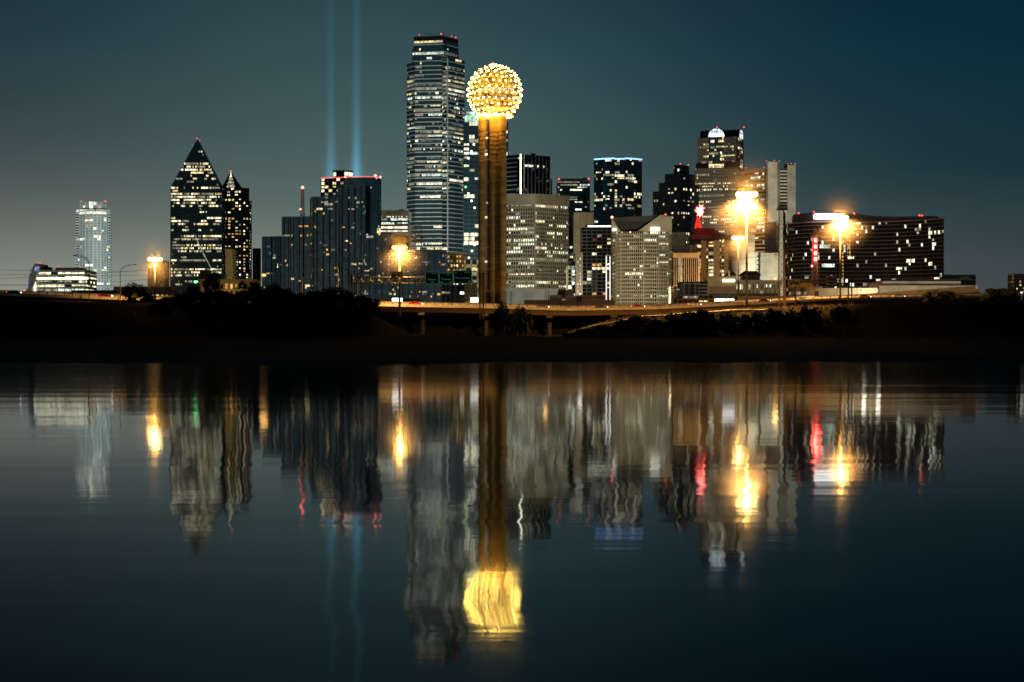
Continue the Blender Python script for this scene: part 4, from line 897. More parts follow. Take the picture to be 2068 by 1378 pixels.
r = low('plain_pink_block', 'plain pinkish stone block above the white fin building', 1357, 1386, 470, 1450, wall='stone_beige', fpx=14, bh=.1, mw=0, p=0); panel(r, 'window', 'g_black', 1362, 1365, 476, 478.5, 1450, .15)
r = low('dark_shoulder_block', 'dim stone block with roof tanks behind the white fins', 1357, 1408, 496, 1390, wall='granite_brown', fpx=13, band='granite_brown', mull='granite_brown', bay=8, mw=4, p=.05)
r = low('balcony_apartments', 'lamplit apartment block with stacked balconies and blank end walls', 1404, 1470, 488, 1400, fpx=7.2, bay=5, wall='g_office', bh=.35, band='stone_beige', bd=1.0, mw=.6, mull='stone_beige', p=.38, run=1, pal='y', minpx=7)
for a, b in ((1416, 1427), (1441, 1454), (1462, 1470)): mb = MB(); mb.prism(rect(a, b, 1398.5, 2), GZ, Z(486, 1400)); mb.build('blank_wall', 'stone_beige', r)
r = low('tan_hotel_slab', 'tall blank tan wall glowing under the highway lamps', 1470, 1524, 474, 1440, wall='stone_beige', fpx=12, bh=.05, mw=0, p=0); panel(r, 'vent_opening', 'granite_brown', 1479, 1489, 497, 509, 1439.8, .2)
r = low('wide_concrete_wall', 'broad pale concrete podium below the concrete shafts', 1536, 1572, 511, 1490, wall='concrete', fpx=20, bh=.04, band='concrete', mw=.15, mull='stone_grey', bay=6, p=0)
r = low('brown_store', 'brown brick store with glowing white sign board', 1428, 1484, 562, 1120, wall='brick', fpx=40, bh=.02, mw=0, p=0, para=5, parmat='gold_stone', pd=.25); panel(r, 'sign_board', 'white_hot', 1460, 1484, 564.5, 569.3, 1119.5, .3)
r = low('colonnade_station', 'long pale station building with a row of tall columns', 1484, 1576, 568, 1130, fpx=13, bay=2.6, wall='g_office', bh=.22, band='stone_beige', bd=.6, mw=1.1, mull='stone_beige', md=.5, p=.3, run=1, pal='w', para=2.0, pd=1)
mb = MB()
for k in range(24): mb.tube((X(1486+3.8*k, 1127), 1127.5, GZ), (X(1486+3.8*k, 1127), 1127.5, Z(570, 1127)), .35, .3, 8)
mb.build('columns', 'stone_beige', r, kind='stuff')
def hip(root, x0, x1, ye, yt, D, dep, mat='red_roof'):
    a = rect(x0, x1, D, dep); t = rect(x0+(x1-x0)*.22, x1-(x1-x0)*.22, D+dep*.35, dep*.3); z0, z1 = Z(ye, D), Z(yt, D); mb = MB()
    for i in range(4): j = (i+1) % 4; mb.face([(*a[i], z0), (*a[j], z0), (*t[j], z1), (*t[i], z1)])
    mb.face([(*p_, z1) for p_ in t]); mb.face([(*p_, z0) for p_ in reversed(a)]); mb.build('hip_roof', mat, root)
r = low('hip_roof_house', 'stone house with larger dark red hipped roof behind the station', 1500, 1533, 556, 1180, 14, wall='stone_grey', fpx=9, bay=4, mw=2, p=.05); hip(r, 1495, 1538, 556.4, 546.5, 1178, 18)
r = low('small_hip_house', 'small house with dark red roof and pale chimney beside the station', 1470, 1486, 557, 1190, 12, wall='stone_grey', fpx=9, bay=4, mw=2, p=.05); hip(r, 1466, 1488, 557.4, 549, 1188, 16); rbox(r, 'chimney', 'pale_wall', 1471.5, 1474.5, 547.5, 558, 1187, 2)
r = low('parking_deck', 'grey parking deck with open dark levels and lit stair frame', 1376, 1430, 569, 1080, 20, fpx=7, wall='g_black', bay=6, bh=.4, band='granite_brown', mw=.5, mull='granite_brown', p=.12)
mb = MB(); d = 1079
for a in (1381, 1391, 1403): mb.prism(rect(a, a+1.8, d-1.2, 1), GZ, Z(570, d))
mb.prism(rect(1379, 1414, d-1.4, 1.4), Z(574.5, d), Z(572, d)); mb.build('stair_frame', 'stone_beige', r)
low('terraced_offices', 'low terraced dark offices beside the rounded office foot', 1357, 1381, 578, 1090, 18, fpx=6, bay=2.2, wall='g_black', bh=.45, band='stone_beige', mw=.4, p=.2, pal='b')
r = low('yellow_depot', 'low yellow-lit depot with dark strip windows by the highway', 1368, 1442, 598, 900, 14, fpx=9, bay=2.6, wall='g_black', bh=.5, band='gold_stone', mull='gold_stone', mw=.5, p=.1)
r = low('black_canopy_shed', 'long dark shed roof in front of the station', 1436, 1575, 593, 1000, 14, wall='black', fpx=30, bh=.05, band='black', mw=0, p=0)
for a, b in ((1442, 1465), (1467, 1494)): panel(r, 'lit_shopfront', 'white_hot', a, b, 604, 610, 990, .3)
# ---- convention centre halls on the right
r = low('convention_hall', 'long pale convention hall with metal upper storey on the right', 1775, 1975, 577, 960, 60, fpx=50, wall='pale_wall', bh=.03, band='stone_grey', mw=.15, mull='stone_grey', bay=11, p=0)
mb = MB(); mb.prism(rect(1782, 1940, 975, 40), Z(577, 960), Z(566, 960)); mb.build('upper_storey', 'white_metal', r)
mb = MB(); q = [(1782, 566), (1938, 563), (1943, 559.5), (1950, 558), (1958, 560), (1966, 566)]; sheet(r, 'curved_roof', 'roof', q, 976, 38)
mb = MB(); mb.prism(rect(1755, 1782, 965, 30), GZ, Z(576, 960)); mb.build('link_block', 'granite_brown', r)
r = low('beige_lower_hall', 'beige lamplit lower hall wall beside the small exit sign', 1650, 1772, 582, 900, 30, fpx=50, wall='stone_beige', bh=.03, mw=.12, mull='stone_grey', bay=9, p=0)
for px in (1742, 1771): mb = MB(); mb.ball((X(px, 899), 898.8, Z(587, 899)), .5, 0, 6); mb.build('wall_lamp', 'white_soft', r); light('wall_lamp_glow', (X(px, 899), 896, Z(587, 899)), 400, (1, .9, .7), r, 1.2)
r = low('green_roof_offices', 'small greenish offices beyond the convention hall roof', 1905, 1970, 555, 1350, 20, wall='g_office', fpx=9, band='stone_grey', mull='stone_grey', p=.1)
r = low('far_yellow_block', 'small yellowish block at the far right edge', 2049, 2095, 553, 1500, 20, fpx=7, band='gold_stone', mull='gold_stone', bay=3, mw=1.6, p=.3, pal='y')
r = low('right_white_shed', 'low white arched shed between the lamplit trees', 2016, 2050, 583, 1200, 20, wall='pale_wall', fpx=30, bh=.05, mw=0, p=0)
low('tan_substation', 'tan blockhouse beside the lattice pylon below the overhead signs', 1600, 1640, 577, 980, 14, wall='stone_beige', fpx=12, bay=5, mw=2, p=.15)
low('white_kiosk', 'small white kiosk block above the exit sign', 1636, 1660, 579, 960, 10, wall='pale_wall', fpx=14, bay=5, mw=2.4, mull='pale_wall', band='pale_wall', p=.1)
low('grey_depot', 'long grey depot behind the billboard', 740, 850, 604, 900, 12, wall='granite_dark', fpx=12, bay=5, mw=.5, p=.08, pal='c')
low('crystal_lobby', 'dark glass lobby with glinting mullions under the green signs', 890, 938, 575, 1120, 16, fpx=7, bay=3, wall='g_black', bh=.15, band='mullion_dark', mw=.3, mull='mullion_grey', p=.2, pal='c')
low('tan_strip_building', 'low tan strip building along the highway near the pole sign', 1060, 1240, 606, 860, 12, wall='stone_beige', fpx=12, bay=8, mw=.5, mull='stone_beige', p=0)
low('orange_wall_shed', 'long low orange-lit shed along the right highway', 1490, 1650, 598, 860, 12, wall='stone_beige', fpx=30, bay=8, mw=.5, mull='stone_beige', p=0)
# ================================================================== high-mast lamps
GLOW = 340.0
m, n, l, o = mat_nodes('glare_halo'); pv = n.new('ShaderNodeVolumePrincipled'); pv.inputs['Color'].default_value = (1, .9, .8, 1); pv.inputs['Anisotropy'].default_value = 0   # scattering ball added in place of the glare round each lamp
g_ = n.new('ShaderNodeTexCoord'); ln_ = n.new('ShaderNodeVectorMath'); ln_.operation = 'LENGTH'; l.new(g_.outputs['Object'], ln_.inputs[0])
mr = n.new('ShaderNodeMapRange'); l.new(ln_.outputs['Value'], mr.inputs[0]); mr.inputs[1].default_value = 0; mr.inputs[2].default_value = .98; mr.inputs[3].default_value = 1; mr.inputs[4].default_value = 0
pw_ = n.new('ShaderNodeMath'); pw_.operation = 'POWER'; l.new(mr.outputs[0], pw_.inputs[0]); pw_.inputs[1].default_value = 2.6; ml_ = n.new('ShaderNodeMath'); ml_.operation = 'MULTIPLY'; l.new(pw_.outputs[0], ml_.inputs[0]); ml_.inputs[1].default_value = .034; l.new(ml_.outputs[0], pv.inputs['Density']); l.new(pv.outputs[0], o.inputs['Volume']); M['glare_halo'] = m
def mast(px, ytop, ybase, D, label, power, col, head='lamp_core', w=7.0, aim=(0, .6, -1), spot=140):
    zb = Z(ybase, D); zt = Z(ytop, D); x = X(px, D); t = thing('high_mast_lamp', label, 'street lamp', (x, D, zb))
    mb = MB(); mb.tube((x, D, zb-4), (x, D, zt), .42, .2, 10); mb.build('pole', 'pole_steel', t, True)
    mb = MB(); k = 12
    for i in range(k):
        a, b = 2*pi*i/k, 2*pi*(i+1)/k; mb.tube((x+w*.36*cos(a), D+w*.36*sin(a), zt+.2), (x+w*.36*cos(b), D+w*.36*sin(b), zt+.2), .12)
    mb.tube((x-w*.36, D, zt+.2), (x+w*.36, D, zt+.2), .1); mb.build('lamp_ring', 'galv', t)
    hs_ = w/7.0
    for i in range(10):
        a = 2*pi*i/10+.3; hx, hy = x+w*.36*cos(a), D+w*.36*sin(a)
        mb = MB(); mb.lathe((hx, hy), [(.25*hs_, zt-1.25*hs_), (.8*hs_, zt-.8*hs_), (.85*hs_, zt-.2*hs_), (.5*hs_, zt+.2*hs_)], 10); lh_ = mb.build('lamp_head', head, t, True)
        mb = MB(); mb.lathe((hx, hy), [(.55*hs_, zt+.22*hs_), (.62*hs_, zt+.5*hs_), (.2*hs_, zt+.75*hs_)], 10); mb.build('glare_rim', 'amber_rim', lh_, True)  # oversized heads and glowing amber rims stand in for the lamp's glare
    light('lamp_light', (x, D, zt-1.2), power, col, t, 1.2, spot, aim, .35); light('halo_fill', (x, D, zt-.4), GLOW*w*w, (1, .46, .08), t, 1.2)  # the second light is added to fill the glare halo
    mb = MB(); mb.ball((0, 0, 0), 1.0, 0, 12); o = link('glare_halo', mb.mesh('glare_halo', 'glare_halo', (0, 0, 0), True), t, (x, D, zt-.4)); o.scale = (2.5*w,)*3; o['kind'] = 'stuff'; return t
    pass; return t
SOD = (1, .46, .11)
mast(1508, 390, 622, 549, 'tallest sodium mast lamp standing before the pale office towers', 560000, SOD, aim=(-.12, .45, -1), spot=126)
mast(1491, 479, 608, 900, 'shorter sodium mast lamp just left of the tallest mast', 60000, SOD)
mast(1697, 438, 606, 700, 'sodium mast lamp in front of the curved hotel sign', 340000, SOD, w=6.5, aim=(.25, .35, -1), spot=158)
mast(807, 498, 616, 612, 'orange mast lamp in front of the mirror hotel', 120000, (1, .5, .12), 'amber_lamp', w=5.4, aim=(.2, .9, -1), spot=150)
mast(313, 522, 606, 577, 'sodium mast lamp beside the yellow block', 40000, SOD, w=4.8, aim=(-.2, .9, -1), spot=140)
def small_lamp(px, py, yb, D, label, col=SOD, power=20000, mat='small_amber', r_=.8):
    x, zt, zb = X(px, D), Z(py, D), Z(yb, D); t = thing('street_lamp', label, 'street lamp', (x, D, zb))
    mb = MB(); mb.tube((x, D, zb-6), (x, D, zt), .2, .12, 8); mb.build('pole', 'galv', t)
    mb = MB(); mb.ball((x, D, zt), r_, 0, 8, .7); mb.build('lamp_globe', mat, t); light('lamp_light', (x, D-1.8, zt), power*.05, col, t, r_*2); return t
small_lamp(304, 538.5, 580, 1000, 'low single orange street lamp left of the yellow block', r_=1.0)
small_lamp(1101, 571, 590, 1040, 'small warm lamp on the white hall roof', r_=.7, power=6000)
small_lamp(533, 556, 600, 1000, 'orange lamp glowing through treetops under the mirror hotel', r_=1.2, power=12000)
small_lamp(1171, 594, 606, 930, 'white lamp above the pole sign', (1, 1, .9), 3000, 'white_soft', .6)
small_lamp(1565, 563, 600, 880, 'twin-bright lamp left of the lattice pylon', r_=.8, power=16000)
small_lamp(395, 569.5, 600, 900, 'green signal lamp shining above dark treetops', (.1, 1, .3), 1200, 'green_lamp', .9)
small_lamp(2063, 591, 604, 700, 'white lamp at the far right tree', (1, .9, .7), 500, 'white_soft', .5)
small_lamp(48, 590, 600, 700, 'red signal lamp above the left highway', (1, .1, .1), 800, 'red_hot', .8)
# unseen floodlights added in the streets, each brightening its own facade
for px, d, z, pw, col, what, tx, td, tz, cone in ((1050, 1290, 24, 380000, (1, .95, .64), 'before the grid office block', 1080, 1450, 80, 110), (1175, 1240, 24, 160000, (1, .9, .62), 'before the beige slab tower', 1180, 1470, 80, 70), (1295, 1080, 24, 300000, (1, .85, .56), 'before the wedge-roof office', 1295, 1200, 60, 110),
        (1572, 1400, 26, 560000, (1, .95, .70), 'below the concrete shafts', 1580, 1540, 110, 84), (865, 1600, 26, 1300000, (.86, 1, .95), 'at the foot of the tallest tower', 880, 1850, 150, 80), (1440, 1270, 24, 200000, (1, .44, .10), 'before the old stone hotel', 1440, 1450, 60, 110), (190, 1900, 26, 5600000, (.86, 1, .95), 'before the curved glass apartments', 188, 2300, 90, 34),
        (1840, 860, 22, 130000, (1, .82, .5), 'before the convention hall', 1860, 960, 40, 120), (1700, 840, 20, 60000, (1, .74, .4), 'before the beige hall', 1700, 900, 30, 120), (110, 1400, 24, 70000, (1, 1, .8), 'before the leaning glass building', 110, 1500, 50, 110), (330, 1560, 24, 240000, (1, .70, .26), 'before the yellow block', 320, 1700, 60, 50), (1075, 960, 22, 60000, (.9, 1, .9), 'before the white hall', 1075, 1050, 35, 120),
        (1530, 1050, 22, 60000, (1, .85, .5), 'before the station columns', 1530, 1130, 40, 120), (462, 1550, 24, 180000, (1, .8, .4), 'before the pale slab block', 462, 1700, 70, 40), (800, 1500, 24, 60000, (1, .85, .6), 'behind the mirror hotel roof', 796, 1650, 130, 60), (910, 1440, 24, 26000, (1, .72, .16), 'before the gold-lit office', 910, 1500, 70, 110), (1455, 1745, 26, 380000, (1, .9, .72), 'before the vaulted tower', 1458, 1900, 150, 80), (1525, 1590, 24, 420000, (1, .56, .18), 'before the banded office', 1525, 1680, 90, 100)):
    x = X(px, d); t = thing('fill_lamp', 'added unseen floodlight '+what, 'floodlight', (x, d, GZ)); mb = MB(); mb.tube((x, d, GZ), (x, d, z), .2, .14, 8); mb.build('pole', 'galv', t)
    mb = MB(); mb.box(x-.8, x+.8, d+.1, d+.5, z, z+.7); mb.build('lamp_head', 'lamp_core', t); light('lamp_light', (x, d+1.5, z+.4), pw, col, t, .8, cone, (X(tx, td)-x, td-d, tz-z), .6)
# ---- unlit curved-arm lamps along the highway
def arm_lamp(px, ytop, D, side, label, ybase=None, reach=26, mat='steel_dark'):
    x, zb, zt = X(px, D), Z(ybase or 606, D), Z(ytop, D); t = thing('arm_lamp', label, 'street lamp', (x, D, zb)); w = reach*D/F
    mb = MB(); mb.tube((x, D, zb-3), (x, D, zt-2.2), .17, .12, 8); mb.build('pole', mat, t)
    mb = MB(); pts = [(x+side*w*(1-cos(a)), D, zt-2.2+2.2*sin(a)) for a in [pi/2*k/6 for k in range(7)]]; mb.path(pts, .08); pts2 = [(x+side*w*.8*(1-cos(a)), D, zt-3.4+2.9*sin(a)) for a in [pi/2*k/6 for k in range(7)]]; mb.path(pts2, .06)
    for a, b in zip(pts[1::2], pts2[1::2]): mb.tube(a, b, .05)
    mb.build('arm', mat, t)
    mb = MB(); e = pts[-1]; mb.box(min(e[0], e[0]+side*1.0), max(e[0], e[0]+side*1.0), D-.2, D+.2, e[2]-.2, e[2]+.12); mb.build('lamp_head', mat, t)
arm_lamp(180, 516, 580, -1, 'unlit curved-arm lamp in front of the pale glass apartment tower'); arm_lamp(243, 534, 584, 1, 'unlit curved-arm lamp right of the pale glass apartment tower'); arm_lamp(709, 541, 612, -1, 'unlit curved-arm lamp before the mirror hotel', 612)
for i, (px, y0, d, lab) in enumerate(((611, 560, 640, 'thin pale pole under the lattice mast'), (683, 541, 640, 'thin pale pole left of the sign gantry'), (734, 473, 760, 'tall thin pale pole before the mirror hotel steps'), (785, 510, 760, 'thin pole left of the orange mast lamp'), (836, 550, 760, 'thin pole left of the steel pylon'), (892, 575, 720, 'short pole under the green signs'), (1032, 590, 760, 'dark post before the white hall'), (1108, 590, 760, 'dark post right end of the white hall'), (1473, 588, 800, 'short pale post before the station'), (1584.5, 430, 640, 'tall pale pole right behind the lattice pylon'))):
    x = X(px, d); t = thing('pole', lab, 'pole', (x, d, GZ-5)); mb = MB(); mb.tube((x, d, GZ-6), (x, d, Z(y0, d)), .2 if px != 1584.5 else .55, .14 if px != 1584.5 else .4, 8); mb.build('shaft', 'pole_steel' if px < 1000 or px > 1400 else 'steel_dark', t); mb = MB(); mb.tube((x-.35, d, Z(y0, d)), (x+.35, d, Z(y0, d)), .12); mb.build('cap', 'steel_dark', t)
# ---- power pylons and wires
def pylon(px, ytop, ybase, D, arms, label, w0, w1, mat):
    x, zb, zt = X(px, D), Z(ybase, D), Z(ytop, D); t = thing('lattice_pylon', label, 'pylon', (x, D, zb))
    mb = MB(); lattice(mb, x, D, zb-3, zt, w0, w1, 15, .075); mb.build('frame', mat, t)
    ends = []
    for ya, wa in arms:
        z = Z(ya, D); mb = MB(); L_ = wa*D/F
        for s in (-1, 1): mb.tube((x+s*w1/2, D, z), (x+s*L_, D, z+.35), .11); mb.tube((x+s*w1/2, D, z+.9), (x+s*L_, D, z+.35), .08); ends.append((s, (x+s*L_, D, z+.35)))
        mb.build('cross_arm', mat, t)
        for s in (-1, 1):
            mb = MB(); e = (x+s*L_, D, z+.35); mb.path([e, (e[0]-s*L_*.35, D, z-1.2), (x+s*w1*.6, D, z-1.5)], .06, 4); mb.build('insulator', 'steel_dark', t)
    return ends
e1 = pylon(845, 456, 614, 660, ((482, 17), (511, 20), (541, 17)), 'dark steel lattice pylon in front of the tallest tower', 2.6, 2.0, 'steel_dark')
e2 = pylon(1578, 425, 626, 600, ((452, 16), (484, 17), (516, 15)), 'rusty steel lattice pylon before the concrete shafts', 1.9, 1.5, 'steel_rust')
def wire(a, b, sag, label, r_=.045):
    pts = [tuple(a[i]+(b[i]-a[i])*k/16-(sag*4*(k/16)*(1-k/16) if i == 2 else 0) for i in range(3)) for k in range(17)]; mb = MB(); mb.path(pts, r_, 4); tag(mb.build('power_line', 'steel_dark', None, org=None), label, 'power line', 'power lines between the pylons')
lv = ('upper', 'middle', 'lower')
for k in range(3):
    a = e1[2*k][1]; b = (X(-150, 700), 700, Z((566, 578, 592)[k], 700)); wire(a, b, 3.5, lv[k]+' power line sagging left from the dark pylon')
    a = e1[2*k+1][1]; b = e2[2*k][1]; wire(a, b, 4, lv[k]+' power line strung between the two pylons')
for k in range(3): wire((X(-100, 760), 760, Z((542, 551, 571)[k], 760)), (X(420, 800), 800, Z((545, 553, 574)[k], 800)), 1.0, lv[k]+' wire crossing level before the pale glass apartment tower', .05)
# ---- overhead sign gantries
def text(s, root, x, y, z, h, mat='sign_white', name='lettering'):
    cu = bpy.data.curves.new('t', 'FONT'); cu.body = s; cu.size = h; cu.align_x = 'CENTER'; cu.resolution_u = 2; ob = bpy.data.objects.new('t', cu); C.objects.link(ob)
    bpy.context.view_layer.update(); me = bpy.data.meshes.new_from_object(ob.evaluated_get(bpy.context.evaluated_depsgraph_get())); bpy.data.objects.remove(ob); me.materials.clear(); me.materials.append(M[mat])
    o = link(name, me, root, (x, y, z)); o.rotation_euler = (radians(90), 0, 0); return o
def sign(x0, x1, y0, y1, D, label, lines, mat='sign_green', bottom=None, shield=None, tmat='green_text'):
    t = thing('road_sign', label, 'road sign', (X((x0+x1)/2, D), D, Z(y1, D))); bd_ = panel(t, 'board', mat, x0, x1, y0, y1, D, .15)
    mb = MB(); d = D-.2
    for a, b, c, e in ((x0+.3, x1-.3, y0+.3, y0+.9), (x0+.3, x1-.3, y1-.9, y1-.3), (x0+.3, x0+.9, y0+1, y1-1), (x1-.9, x1-.3, y0+1, y1-1)): mb.prism(rect(a, b, d, .04), Z(e, d), Z(c, d))
    mb.build('border', tmat, bd_)
    if bottom: panel(bd_, 'exit_panel', 'sign_yellow', x0+.4, x1-.4, y1-7, y1-.4, D-.2, .06)
    for s, px, py, h in lines:
        if s in 'v/':
            k = h*.5; q = [(px-k, py-1.4*k), (px+k, py-1.4*k), (px, py)] if s == 'v' else [(px-k, py), (px-.4*k, py+.3*k), (px+k, py-1.6*k), (px-.2*k, py-1.5*k)]
            sheet(bd_, 'arrow', tmat, q[::-1], D-.3, .04); continue
        text(s, bd_, X(px, D-.3), D-.3, Z(py, D-.3), h*D/F*1.25, 'black' if bottom and s == 'EXIT ONLY' else tmat)
    if shield:
        px, py, w = shield; d = D-.26; hh = w*1.05
        q = [(px-w*.5, py-hh*.5), (px+w*.5, py-hh*.5), (px+w*.48, py), (px, py+hh*.55), (px-w*.48, py)]; sheet(bd_, 'shield', 'sign_blue', q[::-1], d, .04)
        panel(bd_, 'shield_band', 'sign_red', px-w*.48, px+w*.48, py-hh*.5, py-hh*.28, d-.02, .03)
    return t
def gantry(x0, x1, yt, yb, D, posts, label, ybase, mat='steel_dark', pmat=None):
    t = thing('sign_gantry', label, 'sign gantry', (X((x0+x1)/2, D), D, Z(ybase, D))); n_ = max(4, int((x1-x0)/9))
    for dy in (0, 1.6):
        mb = MB()
        for k in range(n_):
            a, b = x0+(x1-x0)*k/n_, x0+(x1-x0)*(k+1)/n_; lo, hi = Z(yb, D), Z(yt, D)
            mb.tube((X(a, D), D+dy, lo), (X(b, D), D+dy, lo), .12, None, 4); mb.tube((X(a, D), D+dy, hi), (X(b, D), D+dy, hi), .12, None, 4); mb.tube((X(a, D), D+dy, lo if k % 2 else hi), (X(b, D), D+dy, hi if k % 2 else lo), .08, None, 4); mb.tube((X(a, D), D+dy, lo), (X(a, D), D+dy, hi), .07, None, 4)
        mb.build('truss_frame', mat, t)
    for px in posts:
        mb = MB(); mb.tube((X(px, D), D+.8, Z(ybase, D)-3), (X(px, D), D+.8, Z(yt-6, D)), .24, .24, 8); mb.build('post', pmat or mat, t)
    return t
DG = 612
g = gantry(708, 972, 560, 572, DG, (711, 721), 'long dark truss gantry carrying the green highway signs', 616)
for a, b in ((968, 970.6), (975, 977.8)): mb = MB(); mb.prism(rect(a, b, DG-20, .5), Z(644, DG-20), Z(551, DG-20)); mb.build('post', 'steel_rust', g)
mb = MB(); lattice(mb, X(973, DG-20), DG-20+.9, Z(640, DG-20), Z(552, DG-20), 1.0, 1.0, 14, .05); mb.build('post_lacing', 'steel_rust', g)
sign(858.5, 886, 549, 574, DG-1, 'green overhead sign reading Denton with interstate shield', (('NORTH', 877.5, 553.5, 2.6), ('Denton', 872, 566.5, 4.2), ('v', 873, 572, 4)), shield=(866, 556.5, 7))
sign(887, 915, 551, 574, DG-1, 'green overhead sign reading Texarkana', (('EAST', 906, 556, 2.6), ('Texarkana', 901, 565.5, 3.7), ('v', 892, 572, 4), ('v', 910, 572, 4)), shield=(896, 557, 6))
sign(916, 953, 546.5, 573, DG-1, 'widest green overhead sign reading Riverfront Blvd', (('TO', 921, 552, 2.4), ('SOUTH', 943, 552, 2.6), ('Riverfront Blvd', 934.5, 563.5, 3.7), ('/', 948, 570.5, 4)), shield=(930.5, 554.5, 7))
for a, b, w_ in ((790, 801, 'left'), (802, 814, 'right')):
    t = thing('road_sign', 'plain grey back of a highway sign, %s of the pair on the long gantry' % w_, 'road sign', (X((a+b)/2, DG), DG-1, Z(575, DG)))
    panel(t, 'board', 'steel_dark', a, b, 548.5, 560, DG-1, .15)
    for c in (a+.5, b-.8): mb = MB(); mb.tube((X(c, DG), DG-1.3, Z(576, DG)), (X(c, DG), DG-1.3, Z(547, DG)), .09); mb.build('bracket', 'steel_rust', t)
DR = 640
gantry(1586, 1700, 566, 573, DR+1.2, (1607, 1714, 1721), 'right-hand gantry with posts before the curved hotel', 612, 'steel_rust', 'steel_rust')
sign(1592, 1614.5, 564, 578.5, DR, 'dark green overhead sign reading Denton beside the exit sign', (('NORTH', 1608, 568, 2.2), ('Denton', 1606, 577, 3)), shield=(1598.5, 569.5, 5.5), tmat='sign_white')
sign(1615.5, 1640.5, 563, 579, DR, 'overhead sign with yellow exit panel reading Commerce St Downtown', (('Commerce St', 1628, 568, 3), ('Downtown', 1628, 571.6, 2.8), ('EXIT ONLY', 1628, 577.3, 3)), bottom=True, tmat='sign_white')
sign(1668, 1690, 557.5, 575.5, DR, 'overhead sign reading Texarkana under the curved hotel', (('EAST', 1683, 563, 2.4), ('Texarkana', 1679, 569, 3), ('v', 1672, 574, 3), ('v', 1686, 574, 3)), shield=(1674, 562.5, 5), tmat='sign_white')
sign(1645, 1653.5, 588, 599, DR+5, 'small green exit sign on a post above the barrier', (('EXIT', 1649.2, 593.5, 2.6), ('/', 1649.2, 598, 3)), tmat='sign_white')
mb = MB()
# ---- pole sign and billboards
D = 800
t = thing('pole_sign', 'small black advertising board on two legs beside the highway', 'sign', (X(1169, D), D, Z(612, D))); panel(t, 'board', 'black', 1164, 1174, 599, 610, D, .4)
for a in (1165.5, 1172.5): mb = MB(); mb.tube((X(a, D), D, Z(622, D)), (X(a, D), D, Z(610, D)), .14); mb.build('leg', 'steel_dark', t)
text('V', t, X(1169, D), D-.6, Z(607.5, D), .9, 'sign_white')
D = 700
t = thing('billboard', 'billboard with one blank white glowing panel and one dark panel', 'billboard', (X(789, D), D, Z(616, D)))
panel(t, 'lit_panel', 'white_hot', 792, 812.5, 602.5, 616, D, .4); panel(t, 'dark_panel', 'black', 766, 791.4, 603.5, 613, D, .4)
for a in (767, 779, 791, 802, 812): mb = MB(); mb.tube((X(a, D), D+.3, Z(625, D)), (X(a, D), D+.3, Z(603, D)), .14); mb.build('leg', 'galv', t)
D = 760
t = thing('white_billboard', 'small white lit billboard beside the ball tower shaft', 'billboard', (X(958, D), D, Z(612, D))); panel(t, 'lit_panel', 'sign_cream', 950, 966, 601, 611, D, .4); mb = MB(); mb.tube((X(958, D), D+.2, Z(622, D)), (X(958, D), D+.2, Z(611, D)), .2); mb.build('leg', 'galv', t)
# ---- red-lit lattice radio tower in front of the curved hotel
D = 1000
t = thing('radio_tower', 'slim lattice tower with a column of glaring red lamps', 'mast', (X(1645.5, D), D, GZ)); x = X(1645.5, D)
mb = MB(); lattice(mb, x, D, GZ, Z(480, D), 3.2, 2.6, 14, .12); mb.build('frame', 'white_metal', t)
mb = MB(); mb.lathe((x, D), [(1.4, Z(481, D)), (2.0, Z(477, D)), (2.0, Z(475, D)), (.8, Z(472, D)), (.5, Z(460, D))], 12); mb.build('top_cabin', 'brick', t)
for y in (486, 499, 512, 524): mb = MB(); mb.ball((x, D-1.8, Z(y, D)), 1.15, 0, 8, 1.25); mb.build('red_lamp', 'red_hot', t); mb = MB(); mb.ball((x, D-1.2, Z(y, D)), 1.6, 0, 8, 1.35); mb.build('red_halo', 'red_sign', t)  # outer glowing ball put in as each lamp's red halo
light('lamp_light', (x, D-5, Z(505, D)), 6000, (1, .05, .03), t, 3)
red_light(t, 1640, 537.5, D, .6, 'red_hot', 'side_lamp'); red_light(t, 1639, 505, D, .6, 'lit_o', 'side_lamp')
# ================================================================== cars on the highway
def car(px, lane, toward, label, paint):
    x, d, z = hw(px); d += lane; s = -1 if toward else 1; t = thing('car', label, 'car', (x, d, z+.004), 'cars on the elevated highway')
    prof = [(-2.25, .35), (2.25, .35), (2.3, .8), (1.35, .95), (.75, 1.42), (-.95, 1.45), (-1.75, .98), (-2.3, .9)]
    mb = MB(); A_ = [(x+s*a, d-.85, z+b) for a, b in prof]; B_ = [(p_[0], d+.85, p_[2]) for p_ in A_]; mb.face(A_); mb.face(B_[::-1])
    for i in range(len(A_)): j = (i+1) % len(A_); mb.face([A_[j], A_[i], B_[i], B_[j]])
    mb.build('body', paint, t)
    mb = MB(); mb.face([(x+s*a, d-.87, z+b) for a, b in ((1.2, .98), (.7, 1.36), (-.9, 1.39), (-1.5, 1.0))]); mb.build('side_window', 'g_black', t)
    for a in (-1.4, 1.4):
        for e in (-.8, .8): mb = MB(); mb.tube((x+a, d+e-.1, z+.33), (x+a, d+e+.1, z+.33), .33, .33, 12); wh_ = mb.build('wheel', 'tire', t); mb = MB(); mb.tube((x+a, d+e-.115, z+.33), (x+a, d+e+.115, z+.33), .19, .19, 10); mb.build('rim', 'galv', wh_)
    for e in (-.6, .6):
        mb = MB(); mb.ball((x+s*2.3, d+e, z+.7), .16, 0, 5); mb.build('headlight', 'head_light', t); mb = MB(); mb.ball((x-s*2.3, d+e, z+.85), .16, 0, 5); mb.build('tail_light', 'tail_light', t)
surf('paint_white', (.6, .6, .6), .3); surf('paint_red', (.35, .03, .03), .3); surf('paint_dark', (.04, .05, .06), .3); surf('paint_silver', (.35, .36, .38), .3, .5)
